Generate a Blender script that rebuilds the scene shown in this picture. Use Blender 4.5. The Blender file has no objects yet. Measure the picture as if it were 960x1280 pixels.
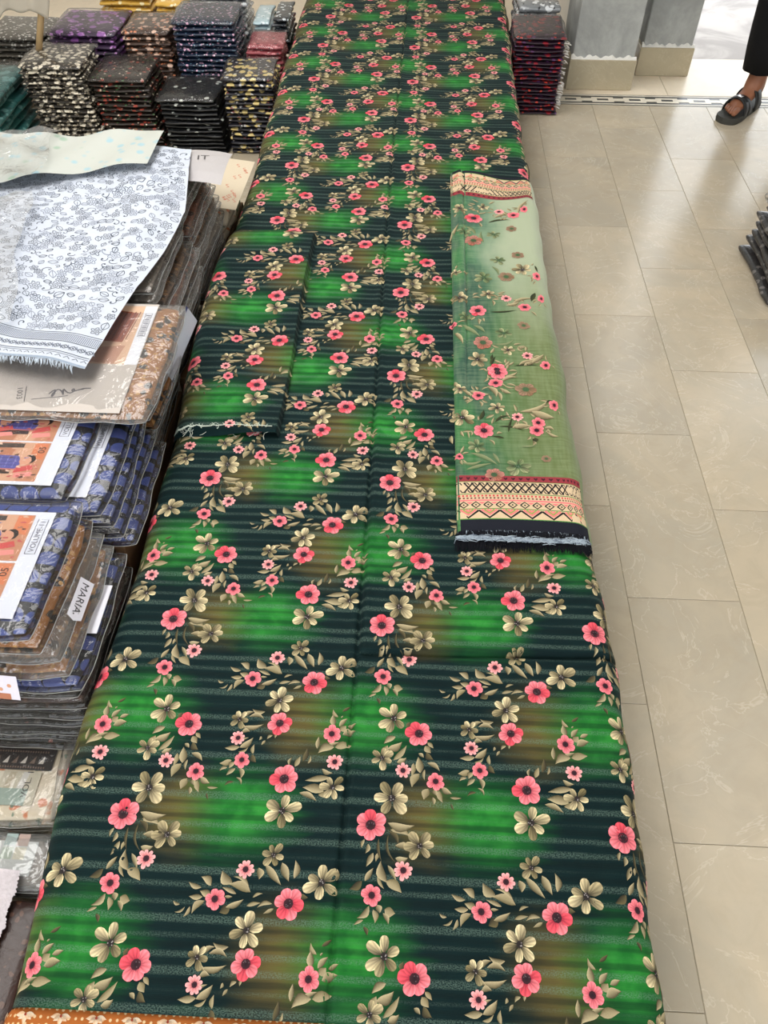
import bpy, bmesh, math, random
import numpy as np
from mathutils import Vector, Matrix

# ------------------------------------------------------------------ camera, world, lights, exposure
scn = bpy.context.scene
col = scn.collection
PITCH = math.radians(50.0)
HEAD = math.radians(2.68)
cd = bpy.data.cameras.new('camera')
cam = bpy.data.objects.new('camera', cd)
col.objects.link(cam)
cd.sensor_fit = 'VERTICAL'
cd.sensor_height = 32.0
cd.lens = 32.0 * 960.0 / 1280.0
cd.clip_start = 0.02
cam.location = (0, 0, 1.5)
cam.rotation_euler = (math.pi / 2 - PITCH, 0, HEAD)
scn.camera = cam

world = bpy.data.worlds.new('world')
scn.world = world
world.use_nodes = True
wb = world.node_tree.nodes['Background']
wb.inputs[0].default_value = (0.93, 0.97, 1.0, 1)
wb.inputs[1].default_value = 2.7

sd = bpy.data.lights.new('sun', 'SUN')
sun = bpy.data.objects.new('sun', sd)
col.objects.link(sun)
sd.energy = 2.6
sd.angle = math.radians(1.0)
sd.color = (1.0, 0.96, 0.9)
sun.rotation_euler = (0, math.radians(38), 0)

def area(name, loc, sx, sy, power, color=(1, 1, 1)):
    l = bpy.data.lights.new(name, 'AREA')
    l.shape = 'RECTANGLE'
    l.size, l.size_y = sx, sy
    l.energy = power
    l.color = color
    o = bpy.data.objects.new(name, l)
    o.location = loc
    col.objects.link(o)
    return o
area('ceiling_panel_light', (-1.15, 0.9, 3.1), 1.3, 1.6, 44, (1.0, 0.985, 0.96))
area('ceiling_panel_light', (-1.0, 3.0, 3.1), 1.3, 1.6, 40, (1.0, 0.985, 0.96))
area('ceiling_panel_light', (2.0, 1.8, 3.1), 1.2, 1.2, 6, (1.0, 0.97, 0.93))

scn.view_settings.view_transform = 'Standard'
scn.view_settings.look = 'None'
scn.view_settings.gamma = 1.0
scn.view_settings.use_curve_mapping = False
scn.view_settings.exposure = 0.22
scn.cycles.transparent_max_bounces = 24
scn.cycles.max_bounces = 8

# ------------------------------------------------------------------ helpers
rnd = random.Random(7)

def lin(c):
    return tuple((v / 12.92 if v <= 0.04045 else ((v + 0.055) / 1.055) ** 2.4) for v in c)
def rgb(r, g, b):
    return lin((r / 255.0, g / 255.0, b / 255.0))
def c4(c):
    return (c[0], c[1], c[2], 1.0)

def tag(o, label=None, cat=None, group=None, kind=None):
    if label: o['label'] = label
    if cat: o['category'] = cat
    if group: o['group'] = group
    if kind: o['kind'] = kind
    return o

def empty(name, loc=(0, 0, 0), rz=0.0):
    o = bpy.data.objects.new(name, None)
    o.location = loc
    o.rotation_euler = (0, 0, rz)
    o.empty_display_size = 0.05
    col.objects.link(o)
    return o

def mesh_obj(name, verts, faces, mats, parent=None, mi=None, cols=None, smooth=True, uv=None):
    me = bpy.data.meshes.new(name)
    me.from_pydata([tuple(map(float, v)) for v in verts], [], [tuple(map(int, f)) for f in faces])
    for m in (mats if isinstance(mats, (list, tuple)) else [mats]):
        me.materials.append(m)
    n = len(me.polygons)
    if mi is not None:
        me.polygons.foreach_set('material_index', np.asarray(mi, dtype=np.int32))
    if smooth:
        me.polygons.foreach_set('use_smooth', np.ones(n, dtype=bool))
    if cols is not None:
        a = me.color_attributes.new('Col', 'FLOAT_COLOR', 'POINT')
        a.data.foreach_set('color', np.asarray(cols, dtype=np.float32).ravel())
    if uv is not None:
        l = me.uv_layers.new(name='UVMap')
        li = np.zeros(len(me.loops), dtype=np.int32)
        me.loops.foreach_get('vertex_index', li)
        l.data.foreach_set('uv', np.asarray(uv, dtype=np.float32)[li].ravel())
    me.update()
    o = bpy.data.objects.new(name, me)
    col.objects.link(o)
    o.parent = parent
    return o

def box_vf(x0, x1, y0, y1, z0, z1):
    v = [(x0, y0, z0), (x1, y0, z0), (x1, y1, z0), (x0, y1, z0), (x0, y0, z1), (x1, y0, z1), (x1, y1, z1), (x0, y1, z1)]
    f = [(3, 2, 1, 0), (4, 5, 6, 7), (0, 1, 5, 4), (1, 2, 6, 5), (2, 3, 7, 6), (3, 0, 4, 7)]
    return v, f

def bevel_box(name, x0, x1, y0, y1, z0, z1, mat, parent=None, bev=0.004, seg=1):
    bm = bmesh.new()
    v, f = box_vf(x0, x1, y0, y1, z0, z1)
    bv = [bm.verts.new(p) for p in v]
    for q in f: bm.faces.new([bv[i] for i in q])
    if bev > 0:
        bmesh.ops.bevel(bm, geom=list(bm.edges), offset=bev, segments=seg, affect='EDGES', profile=0.5)
    me = bpy.data.meshes.new(name)
    bm.to_mesh(me); bm.free()
    me.materials.append(mat)
    o = bpy.data.objects.new(name, me)
    col.objects.link(o)
    o.parent = parent
    return o

# ---- node materials
class NT:
    def __init__(s, name):
        s.m = bpy.data.materials.new(name)
        s.m.use_nodes = True
        s.t = s.m.node_tree
        s.b = s.t.nodes['Principled BSDF']
        s.out = s.t.nodes['Material Output']
    def n(s, ty, **kw):
        nd = s.t.nodes.new(ty)
        for k, v in kw.items(): setattr(nd, k, v)
        return nd
    def l(s, a, b): s.t.links.new(a, b)
    def val(s, x, sock):
        if isinstance(x, (int, float)): sock.default_value = x
        else: s.l(x, sock)
    def math(s, op, a, b=0.0, c=None, clamp=False):
        nd = s.n('ShaderNodeMath', operation=op, use_clamp=clamp)
        s.val(a, nd.inputs[0]); s.val(b, nd.inputs[1])
        if c is not None: s.val(c, nd.inputs[2])
        return nd.outputs[0]
    def mix(s, fac, a, b, blend='MIX'):
        nd = s.n('ShaderNodeMix', data_type='RGBA', blend_type=blend)
        s.val(fac, nd.inputs[0])
        for x, k in ((a, 6), (b, 7)):
            if isinstance(x, tuple): nd.inputs[k].default_value = c4(x)
            else: s.l(x, nd.inputs[k])
        return nd.outputs[2]
    def ramp(s, x, lo, hi):
        nd = s.n('ShaderNodeMapRange', interpolation_type='SMOOTHSTEP')
        s.val(x, nd.inputs[0]); s.val(lo, nd.inputs[1]); s.val(hi, nd.inputs[2])
        return nd.outputs[0]
    def noise(s, vec, scale, detail=2.0, rough=0.5, dist=0.0):
        nd = s.n('ShaderNodeTexNoise')
        s.l(vec, nd.inputs['Vector'])
        nd.inputs['Scale'].default_value = scale
        nd.inputs['Detail'].default_value = detail
        nd.inputs['Roughness'].default_value = rough
        nd.inputs['Distortion'].default_value = dist
        return nd
    def voro(s, vec, scale, feature='F1', rand=1.0):
        nd = s.n('ShaderNodeTexVoronoi', feature=feature)
        s.l(vec, nd.inputs['Vector'])
        nd.inputs['Scale'].default_value = scale
        nd.inputs['Randomness'].default_value = rand
        return nd
    def vmul(s, vec, k):
        nd = s.n('ShaderNodeVectorMath', operation='MULTIPLY')
        s.l(vec, nd.inputs[0]); nd.inputs[1].default_value = k
        return nd.outputs[0]
    def objvec(s, rand=True):
        tc = s.n('ShaderNodeTexCoord')
        if not rand: return tc.outputs['Object']
        oi = s.n('ShaderNodeObjectInfo')
        nd = s.n('ShaderNodeVectorMath', operation='MULTIPLY_ADD')
        cb = s.n('ShaderNodeCombineXYZ')
        for i, k in enumerate((7.3, 11.7, 5.1)):
            s.l(s.math('MULTIPLY', oi.outputs['Random'], k), cb.inputs[i])
        nd.inputs[1].default_value = (1, 1, 1)
        s.l(tc.outputs['Object'], nd.inputs[0]); s.l(cb.outputs[0], nd.inputs[2])
        return nd.outputs[0]
    def bump(s, h, strength=0.3, dist=0.01):
        nd = s.n('ShaderNodeBump')
        nd.inputs['Strength'].default_value = strength
        nd.inputs['Distance'].default_value = dist
        s.l(h, nd.inputs['Height'])
        s.l(nd.outputs[0], s.b.inputs['Normal'])
    def base(s, c, rough=0.5, spec=0.5, **kw):
        if isinstance(c, tuple): s.b.inputs['Base Color'].default_value = c4(c)
        else: s.l(c, s.b.inputs['Base Color'])
        s.b.inputs['Roughness'].default_value = rough
        s.b.inputs['Specular IOR Level'].default_value = spec
        for k, v in kw.items():
            s.b.inputs[k].default_value = v
        return s.m

def plain(name, c, rough=0.6, spec=0.4, var=0.12, scale=25.0, bump=0.0, **kw):
    t = NT(name)
    n = t.noise(t.objvec(), scale, 3.0)
    a = tuple(v * (1 - var) for v in c); b = tuple(min(1, v * (1 + var)) for v in c)
    m = t.base(t.mix(n.outputs[0], a, b), rough, spec, **kw)
    if bump: t.bump(n.outputs[0], bump, 0.005)
    return m

def vcol(name, rough=0.75, spec=0.25, grain=0.18, scale=700.0):
    t = NT(name)
    a = t.n('ShaderNodeVertexColor', layer_name='Col')
    tc = t.n('ShaderNodeTexCoord')
    n = t.noise(tc.outputs['Object'], scale, 2.0)
    f = t.math('MULTIPLY_ADD', n.outputs[0], grain * 2, 1 - grain)
    cc = t.n('ShaderNodeVectorMath', operation='SCALE')
    t.l(a.outputs[0], cc.inputs[0]); t.l(f, cc.inputs[3])
    return t.base(cc.outputs[0], rough, spec)

M = {}
M['print'] = vcol('printed_ink')
M['card'] = vcol('glossy_card_print', 0.3, 0.5, 0.04, 300.0)

# ------------------------------------------------------------------ flat print builder (shapes in cloth coordinates s, t)
class Pr:
    def __init__(s):
        s.v = []; s.c = []; s.f = []; s.n = 0
    def add(s, pts, cols, faces, layer):
        k = s.n
        for p in pts: s.v.append((p[0], p[1], layer))
        if len(cols) == 3 and not hasattr(cols[0], '__len__'):
            cols = [cols] * len(pts)
        s.c.extend(cols)
        s.f.extend([tuple(i + k for i in f) for f in faces])
        s.n += len(pts)
    def poly(s, pts, c, layer=1):
        s.add(pts, c, [tuple(range(len(pts)))], layer)
    def rect(s, x0, y0, x1, y1, c, layer=1, nx=1, ny=1):
        xs = np.linspace(x0, x1, nx + 1); ys = np.linspace(y0, y1, ny + 1)
        pts = [(x, y) for y in ys for x in xs]
        w = nx + 1
        s.add(pts, c, [(j * w + i, j * w + i + 1, (j + 1) * w + i + 1, (j + 1) * w + i) for j in range(ny) for i in range(nx)], layer)
    def stroke(s, pts, w, c, layer=1, closed=False):
        p = np.asarray(pts, float)
        if closed: p = np.vstack([p, p[:1]])
        d = np.gradient(p, axis=0)
        d /= np.linalg.norm(d, axis=1)[:, None] + 1e-9
        nn = np.stack([-d[:, 1], d[:, 0]], 1) * w / 2
        q = np.vstack([p + nn, p - nn]); n = len(p)
        s.add(q.tolist(), c, [(i, i + n, i + n + 1, i + 1) for i in range(n - 1)], layer)
    def disc(s, x, y, r, c, layer=1, n=8, c2=None, sq=1.0):
        pts = [(x, y)] + [(x + r * math.cos(2 * math.pi * i / n), y + sq * r * math.sin(2 * math.pi * i / n)) for i in range(n)]
        s.add(pts, [c] + [c2 or c] * n, [(0, i + 1, (i + 1) % n + 1) for i in range(n)], layer)
    def leaf(s, x0, y0, x1, y1, w, ca, cb, layer=1, bend=0.0):
        dx, dy = (x1 - x0) * 1.15, (y1 - y0) * 1.15
        L = math.hypot(dx, dy) + 1e-9
        nx, ny = -dy / L, dx / L
        K = 6
        pts, cs, fs = [], [], []
        for i in range(K + 1):
            f = i / K
            hw = 0.5 * w * (math.sin(math.pi * f ** 0.8) ** 1.15 if 0 < f < 1 else 0.0)
            b = bend * math.sin(math.pi * f) * L
            mx, my = x0 + dx * f + nx * b, y0 + dy * f + ny * b
            pts += [(mx + nx * hw, my + ny * hw), (mx + nx * hw * 0.12, my + ny * hw * 0.12), (mx - nx * hw, my - ny * hw)]
            g = 0.75 + 0.25 * f
            mid = tuple((p * 0.45 + q * 0.55) for p, q in zip(ca, cb))
            cs += [tuple(v * g for v in ca), mid, cb]
            if i:
                a = 3 * (i - 1); e = 3 * i
                fs += [(a, a + 1, e + 1, e), (a + 1, a + 2, e + 2, e + 1)]
        s.add(pts, cs, fs, layer)
    def petal(s, x, y, ang, r, hw, cin, cout, rng, r0=0.18, streak=0.15, notch=0.0, layer=2, power=2.6, drop=0.62, side=0.0):
        NA, radii = 8, (r0, 0.5, 0.8, 1.0)
        pts, cs, fs = [], [], []
        for j in range(NA + 1):
            q = -1 + 2 * j / NA
            edge = (1 - abs(q) ** power * drop) * (1 - notch * (0.08 if j % 2 else 0.0))
            st = (1 + streak * (1 if j % 2 else -1) * rng.uniform(0.5, 1.0)) * (1 + side * q)
            for k, f in enumerate(radii):
                wfac = (0.35, 0.85, 1.0, 0.92)[k]
                rr = r * (r0 + (f - r0) * edge if k else r0)
                aa = ang + q * hw * wfac
                pts.append((x + rr * math.cos(aa), y + rr * math.sin(aa)))
                m = (0.0, 0.55, 0.9, 1.0)[k]
                lite = 1.0 if k < 3 else 1.12
                cs.append(tuple(max(0, min(1, (a * (1 - m) + b * m) * st * lite)) for a, b in zip(cin, cout)))
        W = len(radii)
        for j in range(NA):
            for k in range(W - 1):
                a = j * W + k
                fs.append((a, a + 1, a + W + 1, a + W))
        s.add(pts, cs, fs, layer)
    def flower(s, kind, x, y, r, rng, fade=0.0, bg=None, rot=None):
        def fd(c):
            if fade and bg is not None:
                return tuple(a * (1 - fade) + b * fade for a, b in zip(c, bg))
            return c
        rot = rng.uniform(0, 6.28) if rot is None else rot
        if kind == 'P':
            n = 6
            for k in range(n):
                a = rot + k * 6.283 / n + rng.uniform(-0.12, 0.12)
                dk = rng.random() < 0.2
                s.petal(x, y, a, r * rng.uniform(0.93, 1.06), 0.74, fd(PINK_IN), fd(PINK_DK if dk else PINK), rng, 0.2, 0.3, 0.0, 2 + 0.4 * (k % 2), 2.7, 0.54, rng.uniform(-.2, .2))
            s.disc(x, y, r * 0.33, fd((0.012, 0.006, 0.01)), 3, 9, fd((0.05, 0.012, 0.02)))
            for k in range(5):
                a = rng.uniform(0, 6.28); q = r * rng.uniform(0.1, 0.26)
                s.disc(x + q * math.cos(a), y + q * math.sin(a), r * 0.04, fd((0.12, 0.09, 0.1)), 3.5, 5)
        elif kind in 'MS':
            n = 6 if kind == 'M' else 9
            for k in range(n):
                a = rot + k * 6.283 / n + rng.uniform(-0.1, 0.1)
                s.petal(x, y, a, r * rng.uniform(0.9, 1.08), (0.70 if kind == 'M' else 0.40), fd(PINK_IN), fd(PINK if kind == 'M' else PINK_LT), rng, 0.2, 0.24, 0.0, 2 + 0.4 * (k % 2), 3.0, 0.52)
            s.disc(x, y, r * 0.34, fd((0.012, 0.006, 0.012)), 3, 8, fd((0.05, 0.012, 0.02)))
        else:
            n = 6
            for k in range(n):
                a = rot + k * 6.283 / n + rng.uniform(-0.2, 0.2)
                lt = rng.random() ** 0.85
                co = tuple(p * lt + q * (1 - lt) for p, q in zip(BEIGE, OLIVE))
                s.petal(x, y, a, r * rng.uniform(0.78, 1.08), rng.uniform(0.46, 0.58), fd(OLIVE_DK), fd(co), rng, 0.12, 0.34, 0.0, 1.2 + 0.4 * (k % 2), 2.4, 0.56, rng.choice((-1, 1)) * rng.uniform(0.45, 0.75))
            s.disc(x, y, r * 0.20, fd((0.012, 0.01, 0.012)), 3, 7, fd((0.03, 0.022, 0.02)))
            for k in range(4):
                a = rng.uniform(0, 6.28); q = r * rng.uniform(0.05, 0.15)
                s.disc(x + q * math.cos(a), y + q * math.sin(a), r * 0.04, fd((0.3, 0.27, 0.27)), 3.5, 4)
    def arrays(s):
        return np.array(s.v, float), np.array([(c[0], c[1], c[2], 1.0) for c in s.c], float), s.f

PINK = rgb(244, 128, 138); PINK_DK = rgb(226, 82, 96); PINK_LT = rgb(255, 170, 170); PINK_IN = rgb(140, 24, 50)
BEIGE = rgb(210, 194, 154); OLIVE = rgb(112, 102, 70); OLIVE_DK = rgb(40, 36, 26)

def grid_surface(S, ss, ts):
    """base grid of a cloth: positions, quads, uv"""
    sg, tg = np.meshgrid(ss, ts)
    p = S(sg.ravel(), tg.ravel())
    w = len(ss)
    f = [(j * w + i, j * w + i + 1, (j + 1) * w + i + 1, (j + 1) * w + i) for j in range(len(ts) - 1) for i in range(len(ss) - 1)]
    return p, f, np.stack([sg.ravel(), tg.ravel()], 1)

def on_surface(S, v, base=0.0004, step=0.00013):
    e = 0.0015
    p = S(v[:, 0], v[:, 1])
    du = S(v[:, 0] + e, v[:, 1]) - S(v[:, 0] - e, v[:, 1])
    dv = S(v[:, 0], v[:, 1] + e) - S(v[:, 0], v[:, 1] - e)
    n = np.cross(du, dv)
    n /= np.linalg.norm(n, axis=1)[:, None] + 1e-12
    return p + n * (base + step * v[:, 2])[:, None]

def printed_cloth(name, S, ss, ts, matb, pr, parent=None, matp=None, base=0.0004, step=0.00013):
    """one mesh: the woven cloth plus the ink shapes printed on it"""
    p, f, uv = grid_surface(S, ss, ts)
    v, c, pf = pr.arrays()
    q = on_surface(S, v, base, step)
    n = len(p)
    V = np.vstack([p, q])
    UV = np.vstack([uv, v[:, :2]])
    C = np.vstack([np.ones((n, 4)), c])
    Fs = f + [tuple(i + n for i in x) for x in pf]
    mi = [0] * len(f) + [1] * len(pf)
    return mesh_obj(name, V, Fs, [matb, matp or M['print']], parent, mi, C, True, UV)

def smooth01(x):
    x = np.clip(x, 0, 1)
    return x * x * (3 - 2 * x)

_tc = {}
def text_shape(body):
    """outline of a word as flat polygons, height of a capital = 1"""
    if body in _tc: return _tc[body]
    cu = bpy.data.curves.new('t', 'FONT')
    cu.body = body
    cu.resolution_u = 3
    o = bpy.data.objects.new('t', cu)
    col.objects.link(o)
    dg = bpy.context.evaluated_depsgraph_get()
    me = bpy.data.meshes.new_from_object(o.evaluated_get(dg))
    v = np.array([tuple(x.co)[:2] for x in me.vertices])
    f = [tuple(p.vertices) for p in me.polygons]
    bpy.data.objects.remove(o); bpy.data.curves.remove(cu); bpy.data.meshes.remove(me)
    v = v - v.min(0)
    v /= v[:, 1].max()
    _tc[body] = (v, f)
    return v, f

def put_text(pr, body, x, y, h, ang, c, layer=3, stretch=1.0):
    v, f = text_shape(body)
    ca, sa = math.cos(ang), math.sin(ang)
    w = v * h
    w[:, 0] *= stretch
    q = np.stack([x + ca * w[:, 0] - sa * w[:, 1], y + sa * w[:, 0] + ca * w[:, 1]], 1)
    pr.add(q.tolist(), c, f, layer)
    return w[:, 0].max()
# ------------------------------------------------------------------ the setting
def marble(name, c1, c2, vein, rough=0.22):
    t = NT(name)
    geo = t.n('ShaderNodeNewGeometry')
    oi = t.n('ShaderNodeObjectInfo')
    nd = t.n('ShaderNodeVectorMath', operation='MULTIPLY_ADD')
    cb = t.n('ShaderNodeCombineXYZ')
    t.l(t.math('MULTIPLY', oi.outputs['Random'], 13.0), cb.inputs[0])
    t.l(t.math('MULTIPLY', oi.outputs['Random'], 7.0), cb.inputs[2])
    t.l(geo.outputs['Position'], nd.inputs[0]); nd.inputs[1].default_value = (1, 1, 1); t.l(cb.outputs[0], nd.inputs[2])
    v = nd.outputs[0]
    n1 = t.noise(v, 2.6, 6.0, 0.6, 0.8)
    n2 = t.noise(v, 11.0, 8.0, 0.65, 1.2)
    n3 = t.noise(v, 4.0, 5.0, 0.6, 2.2)
    base = t.mix(t.ramp(n1.outputs[0], 0.3, 0.7), c1, c2)
    base = t.mix(t.math('MULTIPLY', t.ramp(n2.outputs[0], 0.42, 0.7), 0.5), base, tuple(x * 0.82 for x in c1))
    vn = t.math('ABSOLUTE', t.math('SUBTRACT', n3.outputs[0], 0.5))
    vm = t.math('MULTIPLY', t.math('SUBTRACT', 1.0, t.ramp(vn, 0.0, 0.012)), 0.28)
    base = t.mix(vm, base, vein)
    # each slab has its own tone
    ton = t.math('MULTIPLY_ADD', oi.outputs['Random'], 0.12, 0.94)
    cc = t.n('ShaderNodeVectorMath', operation='SCALE')
    t.l(base, cc.inputs[0]); t.l(ton, cc.inputs[3])
    m = t.base(cc.outputs[0], rough, 0.5)
    rr = t.n('ShaderNodeMapRange')
    sc = t.noise(v, 30.0, 4.0)
    t.l(sc.outputs[0], rr.inputs[0]); rr.inputs[3].default_value = rough * 0.7; rr.inputs[4].default_value = rough * 1.5
    t.l(rr.outputs[0], t.b.inputs['Roughness'])
    return m

M['marble'] = marble('cream_marble', rgb(194, 180, 157), rgb(178, 169, 152), rgb(224, 216, 200), 0.2)
M['marble_step'] = marble('step_marble', rgb(228, 214, 192), rgb(220, 207, 186), rgb(226, 220, 206), 0.3)
M['marble_base'] = marble('skirting_marble', rgb(176, 164, 138), rgb(160, 150, 126), rgb(196, 188, 166), 0.3)
M['grout'] = plain('grout', rgb(184, 175, 157), 0.9)
M['inlay_dark'] = plain('dark_inlay', rgb(52, 56, 58), 0.3, 0.5)
M['inlay_light'] = plain('light_inlay', rgb(222, 214, 198), 0.3, 0.5)
M['wall'] = plain('wall_paint', rgb(214, 210, 202), 0.85, 0.2, 0.03, 6.0)
t = NT('concrete')
v = t.objvec(False)
n1 = t.noise(v, 4.0, 6.0, 0.65, 0.4); n2 = t.noise(v, 40.0, 4.0)
cc = t.mix(t.ramp(n1.outputs[0], 0.3, 0.7), rgb(146, 148, 146), rgb(192, 194, 191))
cc = t.mix(t.math('MULTIPLY', n2.outputs[0], 0.35), cc, rgb(132, 134, 132))
M['concrete'] = t.base(cc, 0.85, 0.3)
t.bump(n2.outputs[0], 0.25, 0.004)
t = NT('pale_ground')
v = t.objvec(False)
n1 = t.noise(v, 3.0, 6.0, 0.6, 1.0)
M['outside'] = t.base(t.mix(t.ramp(n1.outputs[0], 0.35, 0.65), rgb(140, 137, 136), rgb(168, 165, 163)), 0.9, 0.2)

floor = mesh_obj('floor', *box_vf(-2.6, 4.2, -3.2, 4.32, -0.08, -0.0025), M['grout'], smooth=False)
tag(floor, 'cream marble slab floor laid in long staggered strips', 'floor', kind='structure')
SX, SY = 0.26, 0.55
tile_me = None
for i in range(-9, 15):
    x0 = i * SX
    off = 3.505 if i % 2 else 3.225
    edges = []
    y = off
    while y > -1.1: edges.append(y); y -= SY
    tops = [3.742] + edges
    for a, b in zip(tops[:-1], tops[1:]):
        L = a - b
        if abs(L - SY) < 0.01 and tile_me is not None:
            o = bpy.data.objects.new('floor_tile', tile_me); col.objects.link(o)
        else:
            g = 0.0006
            o = bevel_box('floor_tile', -SX / 2 + g, SX / 2 - g, -L / 2 + g, L / 2 - g, -0.02, 0.0, M['marble'], None, 0.0008)
            if abs(L - SY) < 0.01: tile_me = o.data
        o.location = (x0 + SX / 2, (a + b) / 2, 0)
        o.parent = floor
# step beyond the inlaid strip
for k in range(-4, 7):
    o = bevel_box('step_slab', -0.2985, 0.2985, -0.225, 0.225, -0.02, 0.0, M['marble_step'], floor, 0.001)
    o.location = (0.62 * 0 + k * 0.6 + 0.25, 4.087, 0)
# inlaid strip
strip = bevel_box('trim_1', -2.34, 4.0, 3.744, 3.86, -0.02, -0.0012, M['inlay_dark'], None, 0.0)
tag(strip, 'dark and cream geometric inlay strip across the doorway floor', 'trim', kind='structure')
per = 0.148
def inlay(nm, x0, x1, y0, y1, m, z=0.0):
    bevel_box(nm, x0, x1, y0, y1, -0.01, z, m, strip, 0.0)
for k in range(-2, 16):
    cx = 0.69 + k * per
    if cx > 3.9 or cx < 0.2: continue
    inlay('inlay_frame', cx - 0.050, cx + 0.050, 3.776, 3.828, M['inlay_light'])
    inlay('inlay_core', cx - 0.026, cx + 0.026, 3.793, 3.811, M['inlay_dark'], 0.0006)
    inlay('inlay_link', cx + 0.050, cx + per - 0.050, 3.788, 3.816, M['inlay_light'])
inlay('inlay_edge', 0.2, 4.0, 3.752, 3.760, M['inlay_light'])
inlay('inlay_edge', 0.2, 4.0, 3.845, 3.853, M['inlay_light'])

ground = mesh_obj('floor_outside', *box_vf(0.6, 14.0, 4.32, 16.0, -0.12, -0.015), M['outside'], smooth=False)
tag(ground, 'bright sunlit pale ground outside the doorway', 'ground', kind='structure')
for nm, b in (('wall_left', (-2.72, -2.6, -3.2, 5.3, -0.08, 3.2)), ('wall_back', (-2.6, 0.9, 5.2, 5.32, -0.08, 3.2)),
              ('wall_right', (4.2, 4.32, -3.2, 4.32, -0.08, 3.2)), ('ceiling', (-2.72, 4.32, -3.2, 4.32, 3.2, 3.3)),
              ('wall_lintel', (1.3, 4.32, 4.12, 4.3, 2.5, 3.2)), ('wall_door_side', (0.72, 0.9, 4.26, 5.2, -0.08, 3.2)),
              ('wall_door_far', (2.9, 4.2, 4.12, 4.3, -0.08, 2.5))):
    o = mesh_obj(nm, *box_vf(*b), M['wall'], smooth=False)
    tag(o, 'plain pale painted ' + nm.split('_')[0] + ' of the shop', nm.split('_')[0], kind='structure')
o = mesh_obj('floor_back', *box_vf(-2.6, 0.72, 4.32, 5.2, -0.08, 0.0), M['marble_step'], smooth=False)
tag(o, 'pale floor behind the stacked packs', 'floor', kind='structure')
o = mesh_obj('ceiling_back', *box_vf(-2.72, 0.9, 4.32, 5.32, 3.2, 3.3), M['wall'], smooth=False)
tag(o, 'plain pale ceiling over the back of the shop', 'ceiling', kind='structure')

def pillar(x0, x1, y0, y1, zb, label, seed):
    r = random.Random(seed)
    p = empty('concrete_pillar', ((x0 + x1) / 2, (y0 + y1) / 2, 0))
    tag(p, label, 'pillar', 'concrete pillars at the doorway')
    hx, hy = (x1 - x0) / 2, (y1 - y0) / 2
    bevel_box('marble_base', -hx, hx, -hy, hy, 0.0, zb, M['marble_base'], p, 0.003)
    bevel_box('shaft', -hx + 0.012, hx - 0.012, -hy + 0.014, hy, zb - 0.01, 3.2, M['concrete'], p, 0.004)
    # ragged plaster left along the top of the base
    V, F = [], []
    n = 40
    for i in range(n + 1):
        x = -hx + 0.004 + (2 * hx - 0.008) * i / n
        hgt = 0.010 + 0.005 * math.sin(i * .55 + seed) + 0.004 * math.sin(i * 1.31) + 0.003 * r.random()
        V += [(x, -hy + 0.003, zb - 0.001), (x, -hy + 0.006, zb + hgt * 0.6), (x, -hy + 0.015, zb + hgt)]
        if i:
            a = 3 * (i - 1); e = 3 * i
            F += [(a, e, e + 1, a + 1), (a + 1, e + 1, e + 2, a + 2)]
    mesh_obj('plaster_edge', V, F, M['plaster'], p)
M['plaster'] = plain('plaster', rgb(222, 220, 214), 0.9, 0.2, 0.1, 60)
pillar(0.675, 0.982, 3.905, 4.26, 0.13, 'wide grey concrete pillar on a cream marble base beside the maroon stack', 1)
pillar(1.03, 1.285, 4.085, 4.40, 0.125, 'grey concrete pillar set back at the open doorway edge', 2)

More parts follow.
